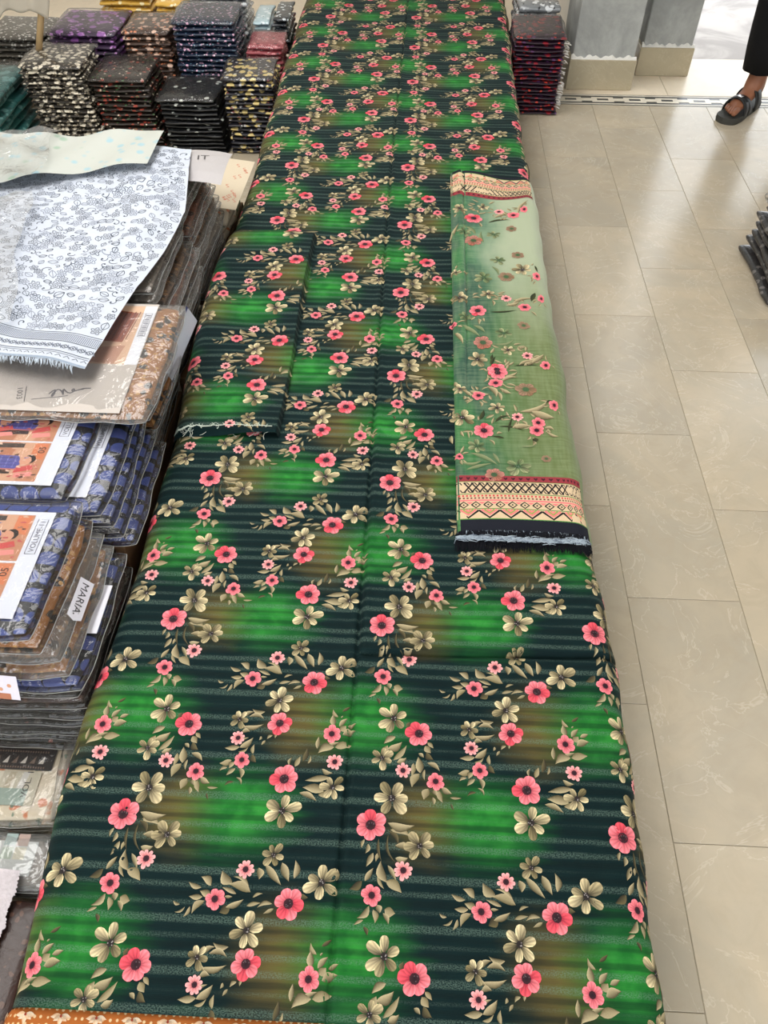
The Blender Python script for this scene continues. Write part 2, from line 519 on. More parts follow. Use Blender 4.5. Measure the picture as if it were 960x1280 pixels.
# ------------------------------------------------------------------ printed lawn cloth
TP, TQ = 0.3746, 0.3426
FLOWERS = [('P',228,265,21.5),('B',272,294,26.6),('B',198,329,19.0),('S',160,308,13.0),('M',123,267,14.6),('B',174,229,23.6),('P',180,189,19.7),('M',266,175,14.6),('B',113,194,17.5),('S',116,162,11.5),('M',128,126,12.6),('S',275,129,12.6),('B',275,89,21.1),('P',199,98,22.8),('B',202,50,28.2),('B',365,206,26.8),('P',32,182,21.7),('B',349,139,20.1),('S',8,120,12.4),('M',59,105,13.8),('B',367,76,28.3),('P',337,35,23.6),('B',36,8,22.7),('S',13,316,13.8),('M',344,281,14.8)]
LEAVES = [(208,258,196,252,4.6,0),(169,260,186,264,5.1,0),(205,264,187,259,5.6,0),(176,271,188,276,3.8,0),(241,277,253,274,7.6,1),(188,316,211,292,9.7,0),(212,319,223,297,10.7,0),(232,298,231,320,8.7,0),(179,311,181,297,9.7,0),(101,281,84,287,6.4,0),(114,284,100,294,9.7,0),(105,269,88,269,7.1,0),(109,264,96,249,8.7,0),(117,271,102,276,9.2,0),(75,258,66,262,3.8,0),(83,255,71,249,3.1,0),(90,256,84,244,4.6,0),(144,288,129,303,12.7,0),(168,286,147,296,5.6,0),(172,278,143,286,11.7,0),(152,275,133,282,5.6,0),(140,257,161,267,7.6,0),(136,271,146,271,3.8,0),(146,258,134,251,11.5,1),(153,208,134,212,7.1,0),(119,197,133,206,6.6,0),(128,199,150,196,7.1,0),(121,182,150,186,7.6,0),(120,172,132,173,7.1,0),(121,147,100,145,8.2,0),(121,146,138,161,9.7,0),(115,155,131,162,4.6,0),(120,139,133,146,4.1,0),(113,180,125,178,6.1,0),(144,136,144,150,5.6,0),(143,135,150,124,8.2,1),(112,125,96,120,9.2,0),(107,113,97,108,4.6,0),(117,122,111,113,8.2,0),(120,112,109,102,6.6,0),(126,114,130,98,7.1,0),(124,98,132,88,3.6,0),(121,91,109,85,4.1,1),(171,168,164,162,4.6,0),(161,159,156,152,3.8,0),(178,171,176,164,3.8,0),(153,166,151,160,3.8,0),(274,204,266,216,5.6,0),(280,214,291,222,4.6,1),(279,203,282,206,2.5,0),(268,188,266,206,9.2,0),(277,188,288,200,7.6,0),(291,188,303,193,6.6,0),(284,174,302,180,11.2,0),(279,181,287,188,10.7,0),(245,149,246,167,6.6,0),(272,153,250,143,12.7,0),(258,152,277,160,6.1,0),(273,153,296,157,11.5,0),(256,117,271,112,7.1,0),(269,104,236,98,9.2,0),(262,82,233,86,13.2,0),(225,78,249,68,8.2,0),(254,76,270,85,9.2,0),(204,120,207,131,4.1,0),(213,118,219,133,7.1,0),(225,127,229,147,7.1,1),(233,124,236,135,3.6,0),(46,168,54,160,6.1,0),(42,162,50,152,9.7,0),(44,151,54,141,9.2,1),(32,149,39,143,5.6,0),(12,192,16,200,7.6,1),(369,175,353,164,9.2,0),(350,146,356,158,10.2,0),(357,154,377,165,11.7,0),(-8,136,10,158,8.2,0),(-1,132,11,138,9.2,0),(-2,133,11,140,7.1,0),(24,133,22,114,7.1,0),(35,117,32,140,11.7,0),(34,116,24,97,11.7,0),(42,123,42,108,4.6,0),(46,134,63,123,7.6,0),(48,93,42,78,11.2,0),(55,80,56,70,5.6,0),(57,93,60,84,7.6,0),(64,91,69,75,7.6,0),(68,96,82,88,8.7,0),(81,81,96,81,3.6,0),(82,72,86,63,3.1,1),(-12,39,23,37,11.7,0),(-8,29,17,22,11.7,0),(0,7,21,-2,9.7,0),(364,27,377,10,6.6,1),(329,14,326,3,4.6,0),(335,8,332,-4,6.1,0),(343,338,335,321,7.6,0),(352,339,348,328,5.1,0),(364,22,376,-13,3.6,1),(350,16,355,-12,4.1,1),(1,332,17,333,9.7,0),(30,8,16,11,10.2,1),(364,299,356,324,11.7,0),(365,322,376,304,6.1,0),(363,301,383,288,12.7,0),(351,307,360,292,4.6,0),(333,299,343,315,7.1,0),(341,267,327,253,8.2,0),(334,249,323,243,4.1,0),(347,263,350,248,7.6,0),(352,269,356,260,8.2,0),(363,264,376,260,12.7,0),(361,259,368,247,6.1,0),(335,241,340,231,5.1,1),(329,299,314,289,9.7,1)]
DUP = [('B',124,2159,24.8,0),('B',193,2185,21.4,0),('P',164,2115,25.7,0),('S',239,2161,15.4,0),('M',280,2134,18.2,0),('M',318,2162,18.3,0),('B',134,2036,22.8,1),('P',160,1995,25.9,1),('B',219,2029,21.6,1),('M',271,2059,16.1,2),('B',288,1850,30.2,0),('P',242,1814,22.4,2),('P',334,1819,20.3,0),('B',182,1807,27.7,1),('B',226,1896,23.0,1),('B',108,1830,16.1,0),('M',280,1923,17.6,2),('B',117,1708,26.8,0),('B',190,1730,20.8,0),('P',161,1656,23.3,0),('S',236,1710,14.4,0),('M',281,1673,16.8,0),('M',338,1714,17.5,0),('B',128,1627,20.1,1),('P',170,1528,24.3,1),('B',222,1566,21.6,1),('M',98,1597,10.0,0),('M',273,1597,14.9,2),('B',229,1504,20.2,0),('B',155,1466,28.5,0),('S',274,1483,13.8,0),('M',318,1446,17.0,0),('P',199,1429,22.5,0),('P',200,1417,23.3,0),('M',194,1380,16.8,0),('M',153,1336,14.8,0),('B',112,1356,18.4,0),('P',261,1358,23.6,2),('B',193,1295,19.7,0),('M',329,1309,18.0,0),('S',236,1267,13.1,0),('M',281,1251,15.1,0),('M',276,1227,16.7,0),('P',161,1221,22.5,0),('B',114,1258,30.4,0),('B',144,1172,20.4,1),('B',228,1114,30.3,1),('M',289,1139,10.5,2),('P',177,1086,20.5,1),('M',106,1138,8.9,0)]
DUPL = [(223,2123,271,2148,12.9,0),(204,2094,263,2106,8.1,1),(294,2138,343,2204,11.7,0),(93,1992,117,2068,9.0,0),(167,2027,134,2069,11.4,2),(189,1986,185,2039,10.1,2),(206,1865,220,1828,8.7,2),(233,1679,265,1695,11.2,0),(249,1684,307,1708,10.2,0),(192,1651,252,1658,6.1,1),(315,1740,301,1704,13.5,1),(330,1871,339,1843,9.8,1),(115,1594,158,1555,12.9,2),(99,1568,118,1522,9.9,0),(149,1595,173,1572,10.9,2),(196,1525,241,1543,7.8,2),(283,1457,313,1485,12.3,0),(193,1457,192,1483,7.6,1),(263,1445,309,1473,16.3,0),(252,1448,282,1464,8.1,0),(186,1445,197,1474,8.1,1),(240,1444,290,1446,6.3,1),(134,1353,173,1342,17.5,0),(174,1369,190,1335,13.2,0),(117,1353,134,1334,9.6,0),(206,1384,242,1399,9.7,0),(209,1357,225,1345,10.5,0),(197,1350,202,1321,7.9,0),(216,1404,243,1420,8.0,0),(100,1385,108,1366,8.0,0),(269,1286,316,1271,21.3,0),(243,1284,301,1319,12.8,0),(323,1323,305,1316,6.9,1),(223,1234,261,1239,14.2,0),(214,1219,225,1262,5.0,1),(194,1236,243,1226,5.0,1),(294,1235,314,1230,10.0,0),(297,1223,325,1212,8.3,0),(271,1204,272,1192,12.4,1),(153,1255,162,1284,9.3,1),(186,1248,217,1268,6.7,1),(91,1207,93,1184,8.3,0),(108,1122,149,1129,8.8,2),(129,1151,180,1120,10.5,2),(120,1100,168,1119,8.7,2),(178,1153,189,1126,8.1,2),(240,1176,269,1180,5.7,2),(205,1201,180,1205,5.8,1)]

def lawn_material(name, ox=0.0, oy=0.0):
    t = NT(name)
    uv = t.n('ShaderNodeUVMap', uv_map='UVMap').outputs[0]
    sp = t.n('ShaderNodeSeparateXYZ'); t.l(uv, sp.inputs[0])
    a = t.math('DIVIDE', t.math('ADD', sp.outputs[0], ox), TP)
    b = t.math('DIVIDE', t.math('ADD', sp.outputs[1], oy), TQ)
    jit = t.noise(t.vmul(uv, (9.0, 60.0, 1.0)), 1.0, 3.0)
    jit2 = t.noise(t.vmul(uv, (26.0, 26.0, 1.0)), 1.0, 3.0)
    def blob(ca, cb, ra, rb, lo, hi):
        da = t.math('SUBTRACT', t.math('FRACT', t.math('ADD', t.math('SUBTRACT', a, ca), 0.5 + 40)), 0.5)
        db = t.math('SUBTRACT', t.math('FRACT', t.math('ADD', t.math('SUBTRACT', b, cb), 0.5 + 40)), 0.5)
        da = t.math('DIVIDE', da, ra); db = t.math('DIVIDE', db, rb)
        d = t.math('SQRT', t.math('ADD', t.math('MULTIPLY', da, da), t.math('MULTIPLY', db, db)))
        d = t.math('ADD', d, t.math('MULTIPLY', t.math('SUBTRACT', jit.outputs[0], 0.5), 0.75))
        d = t.math('ADD', d, t.math('MULTIPLY', t.math('SUBTRACT', jit2.outputs[0], 0.5), 0.35))
        return t.math('SUBTRACT', 1.0, t.ramp(d, lo, hi))
    g = t.math('MAXIMUM', blob(0.365, 0.135, 0.29, 0.25, 0.0, 1.08), blob(0.85, 0.59, 0.30, 0.26, 0.0, 1.08))
    br = t.math('MAXIMUM', blob(0.125, 0.13, 0.19, 0.22, 0.0, 1.15), blob(0.60, 0.57, 0.21, 0.25, 0.0, 1.15))
    # woven stripes across the cloth
    band = t.math('SINE', t.math('MULTIPLY', sp.outputs[1], 2 * math.pi / 0.0214))
    band2 = t.math('SINE', t.math('MULTIPLY', sp.outputs[1], 2 * math.pi / 0.0571))
    bm_ = t.math('ADD', t.math('MULTIPLY', band, 0.6), t.math('MULTIPLY', band2, 0.35))
    warp = t.noise(t.vmul(uv, (5.0, 45.0, 1.0)), 1.0, 2.0)
    bm_ = t.math('ADD', bm_, t.math('MULTIPLY', t.math('SUBTRACT', warp.outputs[0], 0.5), 0.9))
    st = t.ramp(bm_, 0.0, 0.75)
    spk = t.noise(t.vmul(uv, (420.0, 700.0, 1.0)), 1.0, 2.0)
    st = t.math('MULTIPLY', st, t.ramp(spk.outputs[0], 0.36, 0.66))
    dark = t.mix(jit2.outputs[0], rgb(4, 25, 28), rgb(9, 36, 37))
    c = t.mix(t.math('MULTIPLY', br, 0.82), dark, rgb(106, 93, 50))
    mot = t.ramp(jit2.outputs[0], 0.35, 0.7)
    c = t.mix(t.math('MULTIPLY', g, 0.98), c, t.mix(mot, rgb(26, 108, 40), rgb(50, 146, 56)))
    dk = t.ramp(bm_, -0.25, -0.8)
    dk = t.math('MULTIPLY', t.math('SUBTRACT', 1.0, t.ramp(bm_, -0.8, -0.2)), 0.47)
    c = t.mix(dk, c, rgb(5, 22, 23))
    c = t.mix(t.math('MULTIPLY', st, 0.42), c, rgb(112, 138, 126))
    fine = t.math('SINE', t.math('MULTIPLY', sp.outputs[1], 2 * math.pi / 0.0021))
    t.bump(t.math('ADD', t.math('MULTIPLY', st, 0.8), t.math('MULTIPLY', fine, 0.15)), 0.22, 0.002)
    return t.base(c, 0.75, 0.12, **{'Sheen Weight': 0.02})

def scatter_print(pr, s0, s1, t0, t1, ox=0.0, oy=0.0, seed=3):
    """the repeat of the floral print, everywhere between s0..s1, t0..t1"""
    for i in range(math.floor((s0 - ox) / TP) - 1, math.ceil((s1 - ox) / TP) + 1):
        for j in range(math.floor((t0 - oy) / TQ) - 1, math.ceil((t1 - oy) / TQ) + 1):
            bx, by = i * TP + ox, j * TQ + oy
            rng = random.Random(seed)
            for (x0, y0, x1, y1, w, d) in LEAVES:
                k = rng.random(); bd = rng.uniform(-0.16, 0.16)
                mx, my = bx + (x0 + x1) / 2000, by + (y0 + y1) / 2000
                if d: ca, cb = OLIVE, OLIVE_DK
                elif k < 0.4: ca, cb = OLIVE, tuple(v * 0.62 for v in BEIGE)
                else: ca, cb = tuple(v * 0.9 for v in BEIGE), tuple(v * 0.42 for v in OLIVE)
                if not (s0 < mx < s1 and t0 < my < t1): continue
                pr.leaf(bx + x0 / 1000, by + y0 / 1000, bx + x1 / 1000, by + y1 / 1000, w / 1000 * 1.1, ca, cb, 0.6 + 0.5 * k, bd * 1.3)
            for n, (kd, x, y, r) in enumerate(FLOWERS):
                mx, my = bx + x / 1000, by + y / 1000
                if not (s0 < mx < s1 and t0 < my < t1): continue
                pr.flower(kd, mx, my, r / 1000, random.Random(100 + n))

def interp(xs, ys):
    return lambda t: np.interp(t, xs, ys)
XL = interp([0, .14, .39, .55, .85, 1.25, 1.78, 2.36, 3.1, 4.6], [-.506, -.508, -.526, -.532, -.518, -.525, -.535, -.540, -.554, -.56])
XR = interp([0, .435, .683, .889, 1.343, 2.4, 2.84, 4.05, 4.6], [.367, .372, .375, .368, .361, .360, .353, .372, .376])
Z0, ER = 0.32, 0.045
CREASE = -0.084
NEAR = 0.127

def wrinkle(s, t):
    return (0.0016 * np.sin(9 * s + 3.1 * t + 1.2 * np.sin(2.3 * t)) + 0.0012 * np.sin(5.3 * t - 7 * s + 0.6)
            + 0.0007 * np.sin(31 * s + 11 * t + 2 * np.sin(4 * t)) + 0.0006 * np.sin(23 * t - 17 * s))

def drape(s, t, xl, xr, z0, er, lift):
    """cloth over a long block: flat on top, rounded at both edges, hanging below; s is the length across"""
    x = s.copy(); z = z0 + lift
    q = np.pi / 2 * er
    for sg, xe in ((1, xr), (-1, xl)):
        d = sg * s - (sg * xe - er)
        a = np.clip(d / er, 0, np.pi / 2)
        m = d > 0
        hang = np.maximum(d - q, 0)
        wob = np.minimum(hang * 3, 1) * (0.006 * np.sin(14 * t + 2.0 * np.sin(3 * t)) + 0.004 * np.sin(31 * t)) + hang * 0.03
        xx = sg * (sg * xe - er + er * np.sin(a) + wob)
        zz = z0 + lift * np.cos(a) - er + er * np.cos(a) - hang
        x = np.where(m, xx, x); z = np.where(m, zz, z)
    return x, z

def main_lift(s, t):
    lift = wrinkle(s, t)
    c0 = CREASE + 0.006 * np.sin(1.7 * t + 0.5)
    lift = lift - 0.0075 * np.exp(-((s - c0) / 0.0030) ** 2) + 0.0022 * np.exp(-((s - c0 - 0.010) / 0.007) ** 2) + 0.0016 * np.exp(-((s - c0 + 0.010) / 0.007) ** 2)
    # tuck across the right half: the far side lies a little higher
    p = 0.667 + 0.03 * (s - CREASE)
    side = smooth01((s - c0 + 0.004) / 0.02)
    lift = lift + side * (0.008 * smooth01((t - p) / 0.004) * smooth01((1.6 - t) / 0.8) - 0.0065 * np.exp(-((t - p + 0.002) / 0.003) ** 2))
    # pulls running in from the right edge
    for (ps, pt, an, am) in ((0.34, 0.40, 0.75, 0.0030), (0.34, 0.33, 0.62, 0.0026), (0.30, 0.86, 0.2, 0.0012), (-0.47, 0.42, -0.5, 0.0022), (-0.45, 0.36, -0.7, 0.0018)):
        ds, dt = s - ps, t - pt
        u = ds * math.cos(an) + dt * math.sin(an); v = -ds * math.sin(an) + dt * math.cos(an)
        lift = lift - am * np.exp(-(v / 0.005) ** 2) * np.exp(-(u / 0.09) ** 2) + am * 0.8 * np.exp(-((v - 0.012) / 0.008) ** 2) * np.exp(-(u / 0.09) ** 2)
    return lift
def edge_r(t): return XR(t) + 0.0035 * np.sin(13 * t + 2 * np.sin(5 * t)) + 0.002 * np.sin(41 * t)
def edge_l(t): return XL(t) + 0.003 * np.sin(11 * t)

def S_main(s, t):
    s = np.asarray(s, float); t = np.maximum(np.asarray(t, float), NEAR)
    x, z = drape(s, t, edge_l(t), edge_r(t), Z0, ER, main_lift(s, t))
    y = t + 0.0 * s
    return np.stack([x, y, z], -1)

def spaced(lo, hi, fine):
    """grid lines, closer together inside the (a, b, step) spans"""
    out = [lo]; x = lo
    while x < hi - 1e-6:
        st = fine[-1]
        for a, b, k in fine[:-1]:
            if a <= x < b: st = k; break
        x = min(hi, x + st); out.append(x)
    return np.array(out)

M['lawn'] = lawn_material('green_printed_lawn')
SL, SR = -0.80, 0.63
pr = Pr()
scatter_print(pr, -0.66, 0.46, NEAR + 0.002, 4.62)
ss = spaced(SL, SR, [(-0.6, -0.42, 0.006), (CREASE - 0.035, CREASE + 0.035, 0.0025), (0.28, 0.44, 0.006), 0.014])
ts = spaced(NEAR, 4.6, [(0.12, 0.62, 0.008), (0.62, 0.72, 0.0015), (0.72, 1.4, 0.012), 0.02])
main = printed_cloth('fabric_length', S_main, ss, ts, M['lawn'], pr)
tag(main, 'long dark green striped lawn fabric with pink and beige flowers spread along the low platform', 'fabric')

M['wood'] = plain('platform_wood', rgb(120, 84, 52), 0.6, 0.3, 0.25, 8)
plat = empty('display_platform', (-0.08, 2.4, 0))
tag(plat, 'low wooden platform hidden under the long green fabric', 'platform')
bevel_box('deck', -0.405, 0.405, -2.35, 2.2, 0.26, 0.306, M['wood'], plat, 0.006)
for sx in (-0.36, 0.36):
    for sy in (-2.2, -0.7, 0.7, 2.05):
        bevel_box('leg', sx - 0.035, sx + 0.035, sy - 0.035, sy + 0.035, 0.0, 0.26, M['wood'], plat, 0.004)

# orange cloth under the near end
t = NT('orange_dotted_cloth')
uv = t.n('ShaderNodeUVMap', uv_map='UVMap').outputs[0]
vo = t.voro(t.vmul(uv, (1, 1, 1)), 110.0, 'F1', 0.15)
nn = t.noise(uv, 30, 2)
c = t.mix(nn.outputs[0], rgb(160, 88, 36), rgb(182, 104, 46))
c = t.mix(t.math('SUBTRACT', 1.0, t.ramp(vo.outputs[0], 0.16, 0.26)), c, rgb(226, 196, 150))
M['orange'] = t.base(c, 0.75, 0.2)
def S_orange(s, t):
    s = np.asarray(s, float); t = np.asarray(t, float)
    x, z = drape(s, t, -0.513 + 0.017 * smooth01((t - 0.118) / 0.03), 0.36 + 0 * t, 0.3085, 0.04, 0.0006 * np.sin(20 * s + 9 * t))
    return np.stack([x, t, z], -1)
pr = Pr()
for k in range(-1, 20):
    cx = -0.475 + k * 0.047
    for dx, dy, a in ((0, -0.0085, -1.57), (-0.007, -0.0015, 2.7), (0.007, -0.0015, 0.45), (-0.0045, -0.0045, -2.6), (0.0045, -0.0045, -0.55)):
        pr.leaf(cx, 0.1215, cx + 1.15 * dx * 1.5, 0.1215 + dy * 1.3, 0.0065, rgb(238, 222, 198), rgb(214, 170, 130), 1)
    pr.disc(cx, 0.1205, 0.0018, rgb(150, 60, 40), 2, 6)
ora = printed_cloth('tablecloth', S_orange, spaced(-0.75, 0.58, [(-0.55, -0.45, 0.008), (0.3, 0.38, 0.008), 0.03]), np.linspace(0.06, 0.5, 16), M['orange'], pr)
tag(ora, 'orange dotted cloth with pale leaf sprigs under the near end of the green fabric', 'cloth')

# ------------------------------------------------------------------ second folded piece on the left
PX0, PX1, PY0, PY1 = -0.545, -0.288, 1.188, 2.005
def S_panel(s, t):
    s = np.asarray(s, float); t = np.asarray(t, float)
    base = S_main(np.minimum(s, 0.2), t)
    th = 0.021 + 0.003 * np.sin(7 * t + 1) + 0.0015 * np.sin(25 * s + 9 * t)
    right = PX1 + 0.004 * np.sin(6 * t) + 0.004 * (t - 1.6)
    near = PY0 + 0.01 * np.sin(9 * s + 1)
    e = smooth01((right + 0.003 - s) / 0.006) * smooth01((t - near + 0.004) / 0.014) * smooth01((PY1 + 0.03 - t + 0.12 * 0) / 0.06)
    xl = edge_l(t) - 0.008 + 0.005 * np.sin(5.5 * t + 0.6) - 0.012 * smooth01((t - 1.2) / 0.2) * smooth01((2.0 - t) / 0.15)
    x, z = drape(s, t, xl, 5 + 0 * t, Z0 + 0.001, ER, main_lift(s, t) + th * e + 0.0008)
    return np.stack([x, t, z], -1)
M['lawn_b'] = lawn_material('green_printed_lawn_panel', 0.178, 0.132)
pr = Pr()
scatter_print(pr, -0.66, PX1 - 0.002, PY0 + 0.006, PY1 + 0.02, -0.178 + TP, -0.132)
# ragged white thread along the raw near edge
rg = random.Random(5)
def thread(pr, x0, x1, y, n, amp, w, c):
    pts = []
    for i in range(n + 1):
        pts.append((x0 + (x1 - x0) * i / n + rg.uniform(-.002, .002), y + rg.uniform(-amp, amp)))
    pr.stroke(pts, w, c, 5)
thread(pr, -0.55, -0.30, PY0 + 0.010, 26, 0.002, 0.0022, rgb(196, 204, 192))
for k in range(26):
    x = rg.uniform(-0.55, -0.305)
    thread(pr, x, x + rg.uniform(-0.012, 0.012), PY0 + 0.010 + rg.uniform(-.002, .006), 3, 0.006, 0.0011, rgb(188, 200, 186))
# the weave edge runs along its right side
pnl = printed_cloth('folded_fabric', S_panel, spaced(-0.75, PX1 + 0.004, [(-0.6, -0.45, 0.006), (-0.31, -0.275, 0.0012), 0.012]),
                    spaced(PY0 - 0.004, PY1 + 0.03, [(1.18, 1.22, 0.0025), 0.012]), M['lawn_b'], pr)
tag(pnl, 'folded piece of green floral lawn with raw white-stitched edge on the long fabric', 'fabric')
# loose threads
V, F = [], []
M['thread'] = plain('white_thread', rgb(214, 220, 208), 0.8, 0.2)
def tube(pts, r, n=5, cap=True):
    pts = [Vector(p) for p in pts]
    V, F = [], []
    up = Vector((0.13, 0.2, 0.97))
    for i, p in enumerate(pts):
        d = (pts[min(i + 1, len(pts) - 1)] - pts[max(i - 1, 0)]).normalized()
        a = d.cross(up)
        if a.length < 1e-4: a = d.cross(Vector((1, 0, 0)))
        a.normalize(); b = d.cross(a)
        rr = r[i] if hasattr(r, '__len__') else r
        for k in range(n):
            q = 2 * math.pi * k / n
            V.append(tuple(p + (a * math.cos(q) + b * math.sin(q)) * rr))
        if i:
            for k in range(n):
                F.append(((i - 1) * n + k, (i - 1) * n + (k + 1) % n, i * n + (k + 1) % n, i * n + k))
    if cap:
        F.append(tuple(reversed(range(n)))); F.append(tuple(range(len(V) - n, len(V))))
    return V, F
def joinvf(parts):
    V, F = [], []
    for v, f in parts:
        k = len(V)
        V += list(v); F += [tuple(i + k for i in x) for x in f]
    return V, F
pp = []
for k in range(12):
    x = rg.uniform(-0.50, -0.30)
    p = [Vector((x, PY0 + 0.012, Z0 + 0.016))]
    for q in range(5):
        p.append(p[-1] + Vector((rg.uniform(-.010, .010), rg.uniform(-.009, .003), -0.0022)))
    pp.append(tube(p, 0.0006, 4))
o = mesh_obj('loose_threads', *joinvf(pp), M['thread'], pnl)
tag(o, kind='stuff')

# ------------------------------------------------------------------ sheer scarf on the right
DX0, DX1, DY0, DY1 = 0.098, 0.372, 0.928, 2.372
def S_dup(s, t):
    s = np.asarray(s, float); t = np.asarray(t, float)
    m = S_main(np.minimum(s, 0.33), t)
    th = 0.008 + 0.002 * np.sin(8 * t + 5 * s) + 0.0012 * np.sin(17 * t - 9 * s)
    e = smooth01((s - DX0 + 0.001) / 0.005) * smooth01((t - DY0 + 0.03) / 0.012)
    # long fold near the left edge in the far part
    fx = 0.137 - 0.010 * smooth01((2.0 - t) / 0.8)
    fold = smooth01((t - 1.1) / 0.6)
    lift = -0.006 * fold * np.exp(-((s - fx) / 0.0022) ** 2) + 0.005 * fold * np.exp(-((s - fx + 0.012) / 0.010) ** 2)
    # the far end ripples
    lift = lift + 0.010 * smooth01((t - 2.18) / 0.12) * np.sin((s - 0.12) * 22)
    y = t + smooth01((t - 2.0) / 0.3) * 0.018 * np.sin((s - 0.155) * 27 + 2.6) + 0.006 * np.sin((s - DX0) * 12) * smooth01((1.2 - t) / 0.2)
    # its right edge stops just short of the fabric's hem
    s = s - 0.042 * smooth01((s - 0.30) / 0.11)
    x, z = drape(s, t, -5 + 0 * t, edge_r(t) + 0.004, Z0 + 0.002, 0.042, main_lift(s, t) + th * e + lift)
    return np.stack([x, y, z], -1)
t = NT('sheer_green_scarf')
uv = t.n('ShaderNodeUVMap', uv_map='UVMap').outputs[0]
sp = t.n('ShaderNodeSeparateXYZ'); t.l(uv, sp.inputs[0])
n1 = t.noise(t.vmul(uv, (9, 4.5, 1)), 1.0, 3.0)
n2 = t.noise(t.vmul(uv, (90, 14, 1)), 1.0, 3.0)
n3 = t.noise(t.vmul(uv, (10, 160, 1)), 1.0, 3.0)
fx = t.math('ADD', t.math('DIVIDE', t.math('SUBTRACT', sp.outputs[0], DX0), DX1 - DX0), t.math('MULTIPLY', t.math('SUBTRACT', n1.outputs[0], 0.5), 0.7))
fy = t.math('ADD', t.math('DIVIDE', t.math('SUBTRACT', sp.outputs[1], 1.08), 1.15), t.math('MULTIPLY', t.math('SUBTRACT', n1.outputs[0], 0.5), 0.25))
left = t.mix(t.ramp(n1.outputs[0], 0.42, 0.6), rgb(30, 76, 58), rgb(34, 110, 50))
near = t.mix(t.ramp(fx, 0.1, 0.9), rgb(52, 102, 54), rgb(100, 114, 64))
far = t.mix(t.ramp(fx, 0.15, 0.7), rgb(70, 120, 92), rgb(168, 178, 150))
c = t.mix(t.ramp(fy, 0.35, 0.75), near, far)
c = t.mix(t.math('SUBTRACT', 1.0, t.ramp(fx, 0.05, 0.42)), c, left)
wv = t.math('MULTIPLY', t.math('SUBTRACT', n2.outputs[0], 0.5), 0.5)
c = t.mix(t.math('ADD', t.math('ADD', 0.10, wv), t.math('MULTIPLY', t.math('SUBTRACT', n3.outputs[0], 0.5), 0.6), clamp=True), c, rgb(160, 178, 140))
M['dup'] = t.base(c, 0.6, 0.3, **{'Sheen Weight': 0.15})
wv2 = t.math('SINE', t.math('MULTIPLY', sp.outputs[0], 2 * math.pi / 0.0016))
t.bump(t.math('ADD', t.math('MULTIPLY', wv2, 0.3), n2.outputs[0]), 0.15, 0.001)

pr = Pr()
BG = rgb(70, 112, 72)
for n, (x0, y0, x1, y1, w, d) in enumerate(DUPL):
    q = random.Random(n)
    if d == 1: ca, cb = rgb(74, 78, 44), rgb(28, 38, 24)
    elif d == 2: ca, cb = tuple(0.45 * a + 0.55 * b for a, b in zip(BEIGE, BG)), tuple(0.3 * a + 0.7 * b for a, b in zip(OLIVE, BG))
    else: ca, cb = BEIGE, tuple(v * 0.6 for v in OLIVE)
    pr.leaf(x0 / 1000, y0 / 1000, x1 / 1000, y1 / 1000, w / 1000 * 1.1, ca, cb, 0.5 + 0.5 * q.random(), q.uniform(-.2, .2))
for n, (kd, x, y, r, fdk) in enumerate(DUP):
    q = random.Random(n + 50)
    if x / 1000 + 0.3 * r / 1000 > 0.372: continue
    pr.flower(kd, x / 1000, y / 1000, r / 1000, q, (0, 0.55, 0.72)[fdk], BG)
    if fdk == 0:
        for k in range(5):
            a = q.uniform(0, 6.28); R = r / 1000 * q.uniform(1.1, 1.5); L = q.uniform(.012, .022)
            b = a + q.uniform(-.7, .7)
            px_, py_ = x / 1000 + R * math.cos(a), y / 1000 + R * math.sin(a)
            ex, ey = px_ + L * math.cos(b), py_ + L * math.sin(b)
            if min(px_, ex) < DX0 + .004 or max(px_, ex) > 0.366: continue
            pr.leaf(px_, py_, ex, ey, q.uniform(.005, .008), BEIGE, tuple(v * 0.6 for v in OLIVE), 0.5, q.uniform(-.2, .2))
CREAM = rgb(212, 188, 154); BLK = rgb(24, 20, 26); MAR = rgb(146, 52, 62); ROSE = rgb(236, 120, 124); GRN = rgb(70, 130, 56); NAVY = rgb(16, 20, 34)
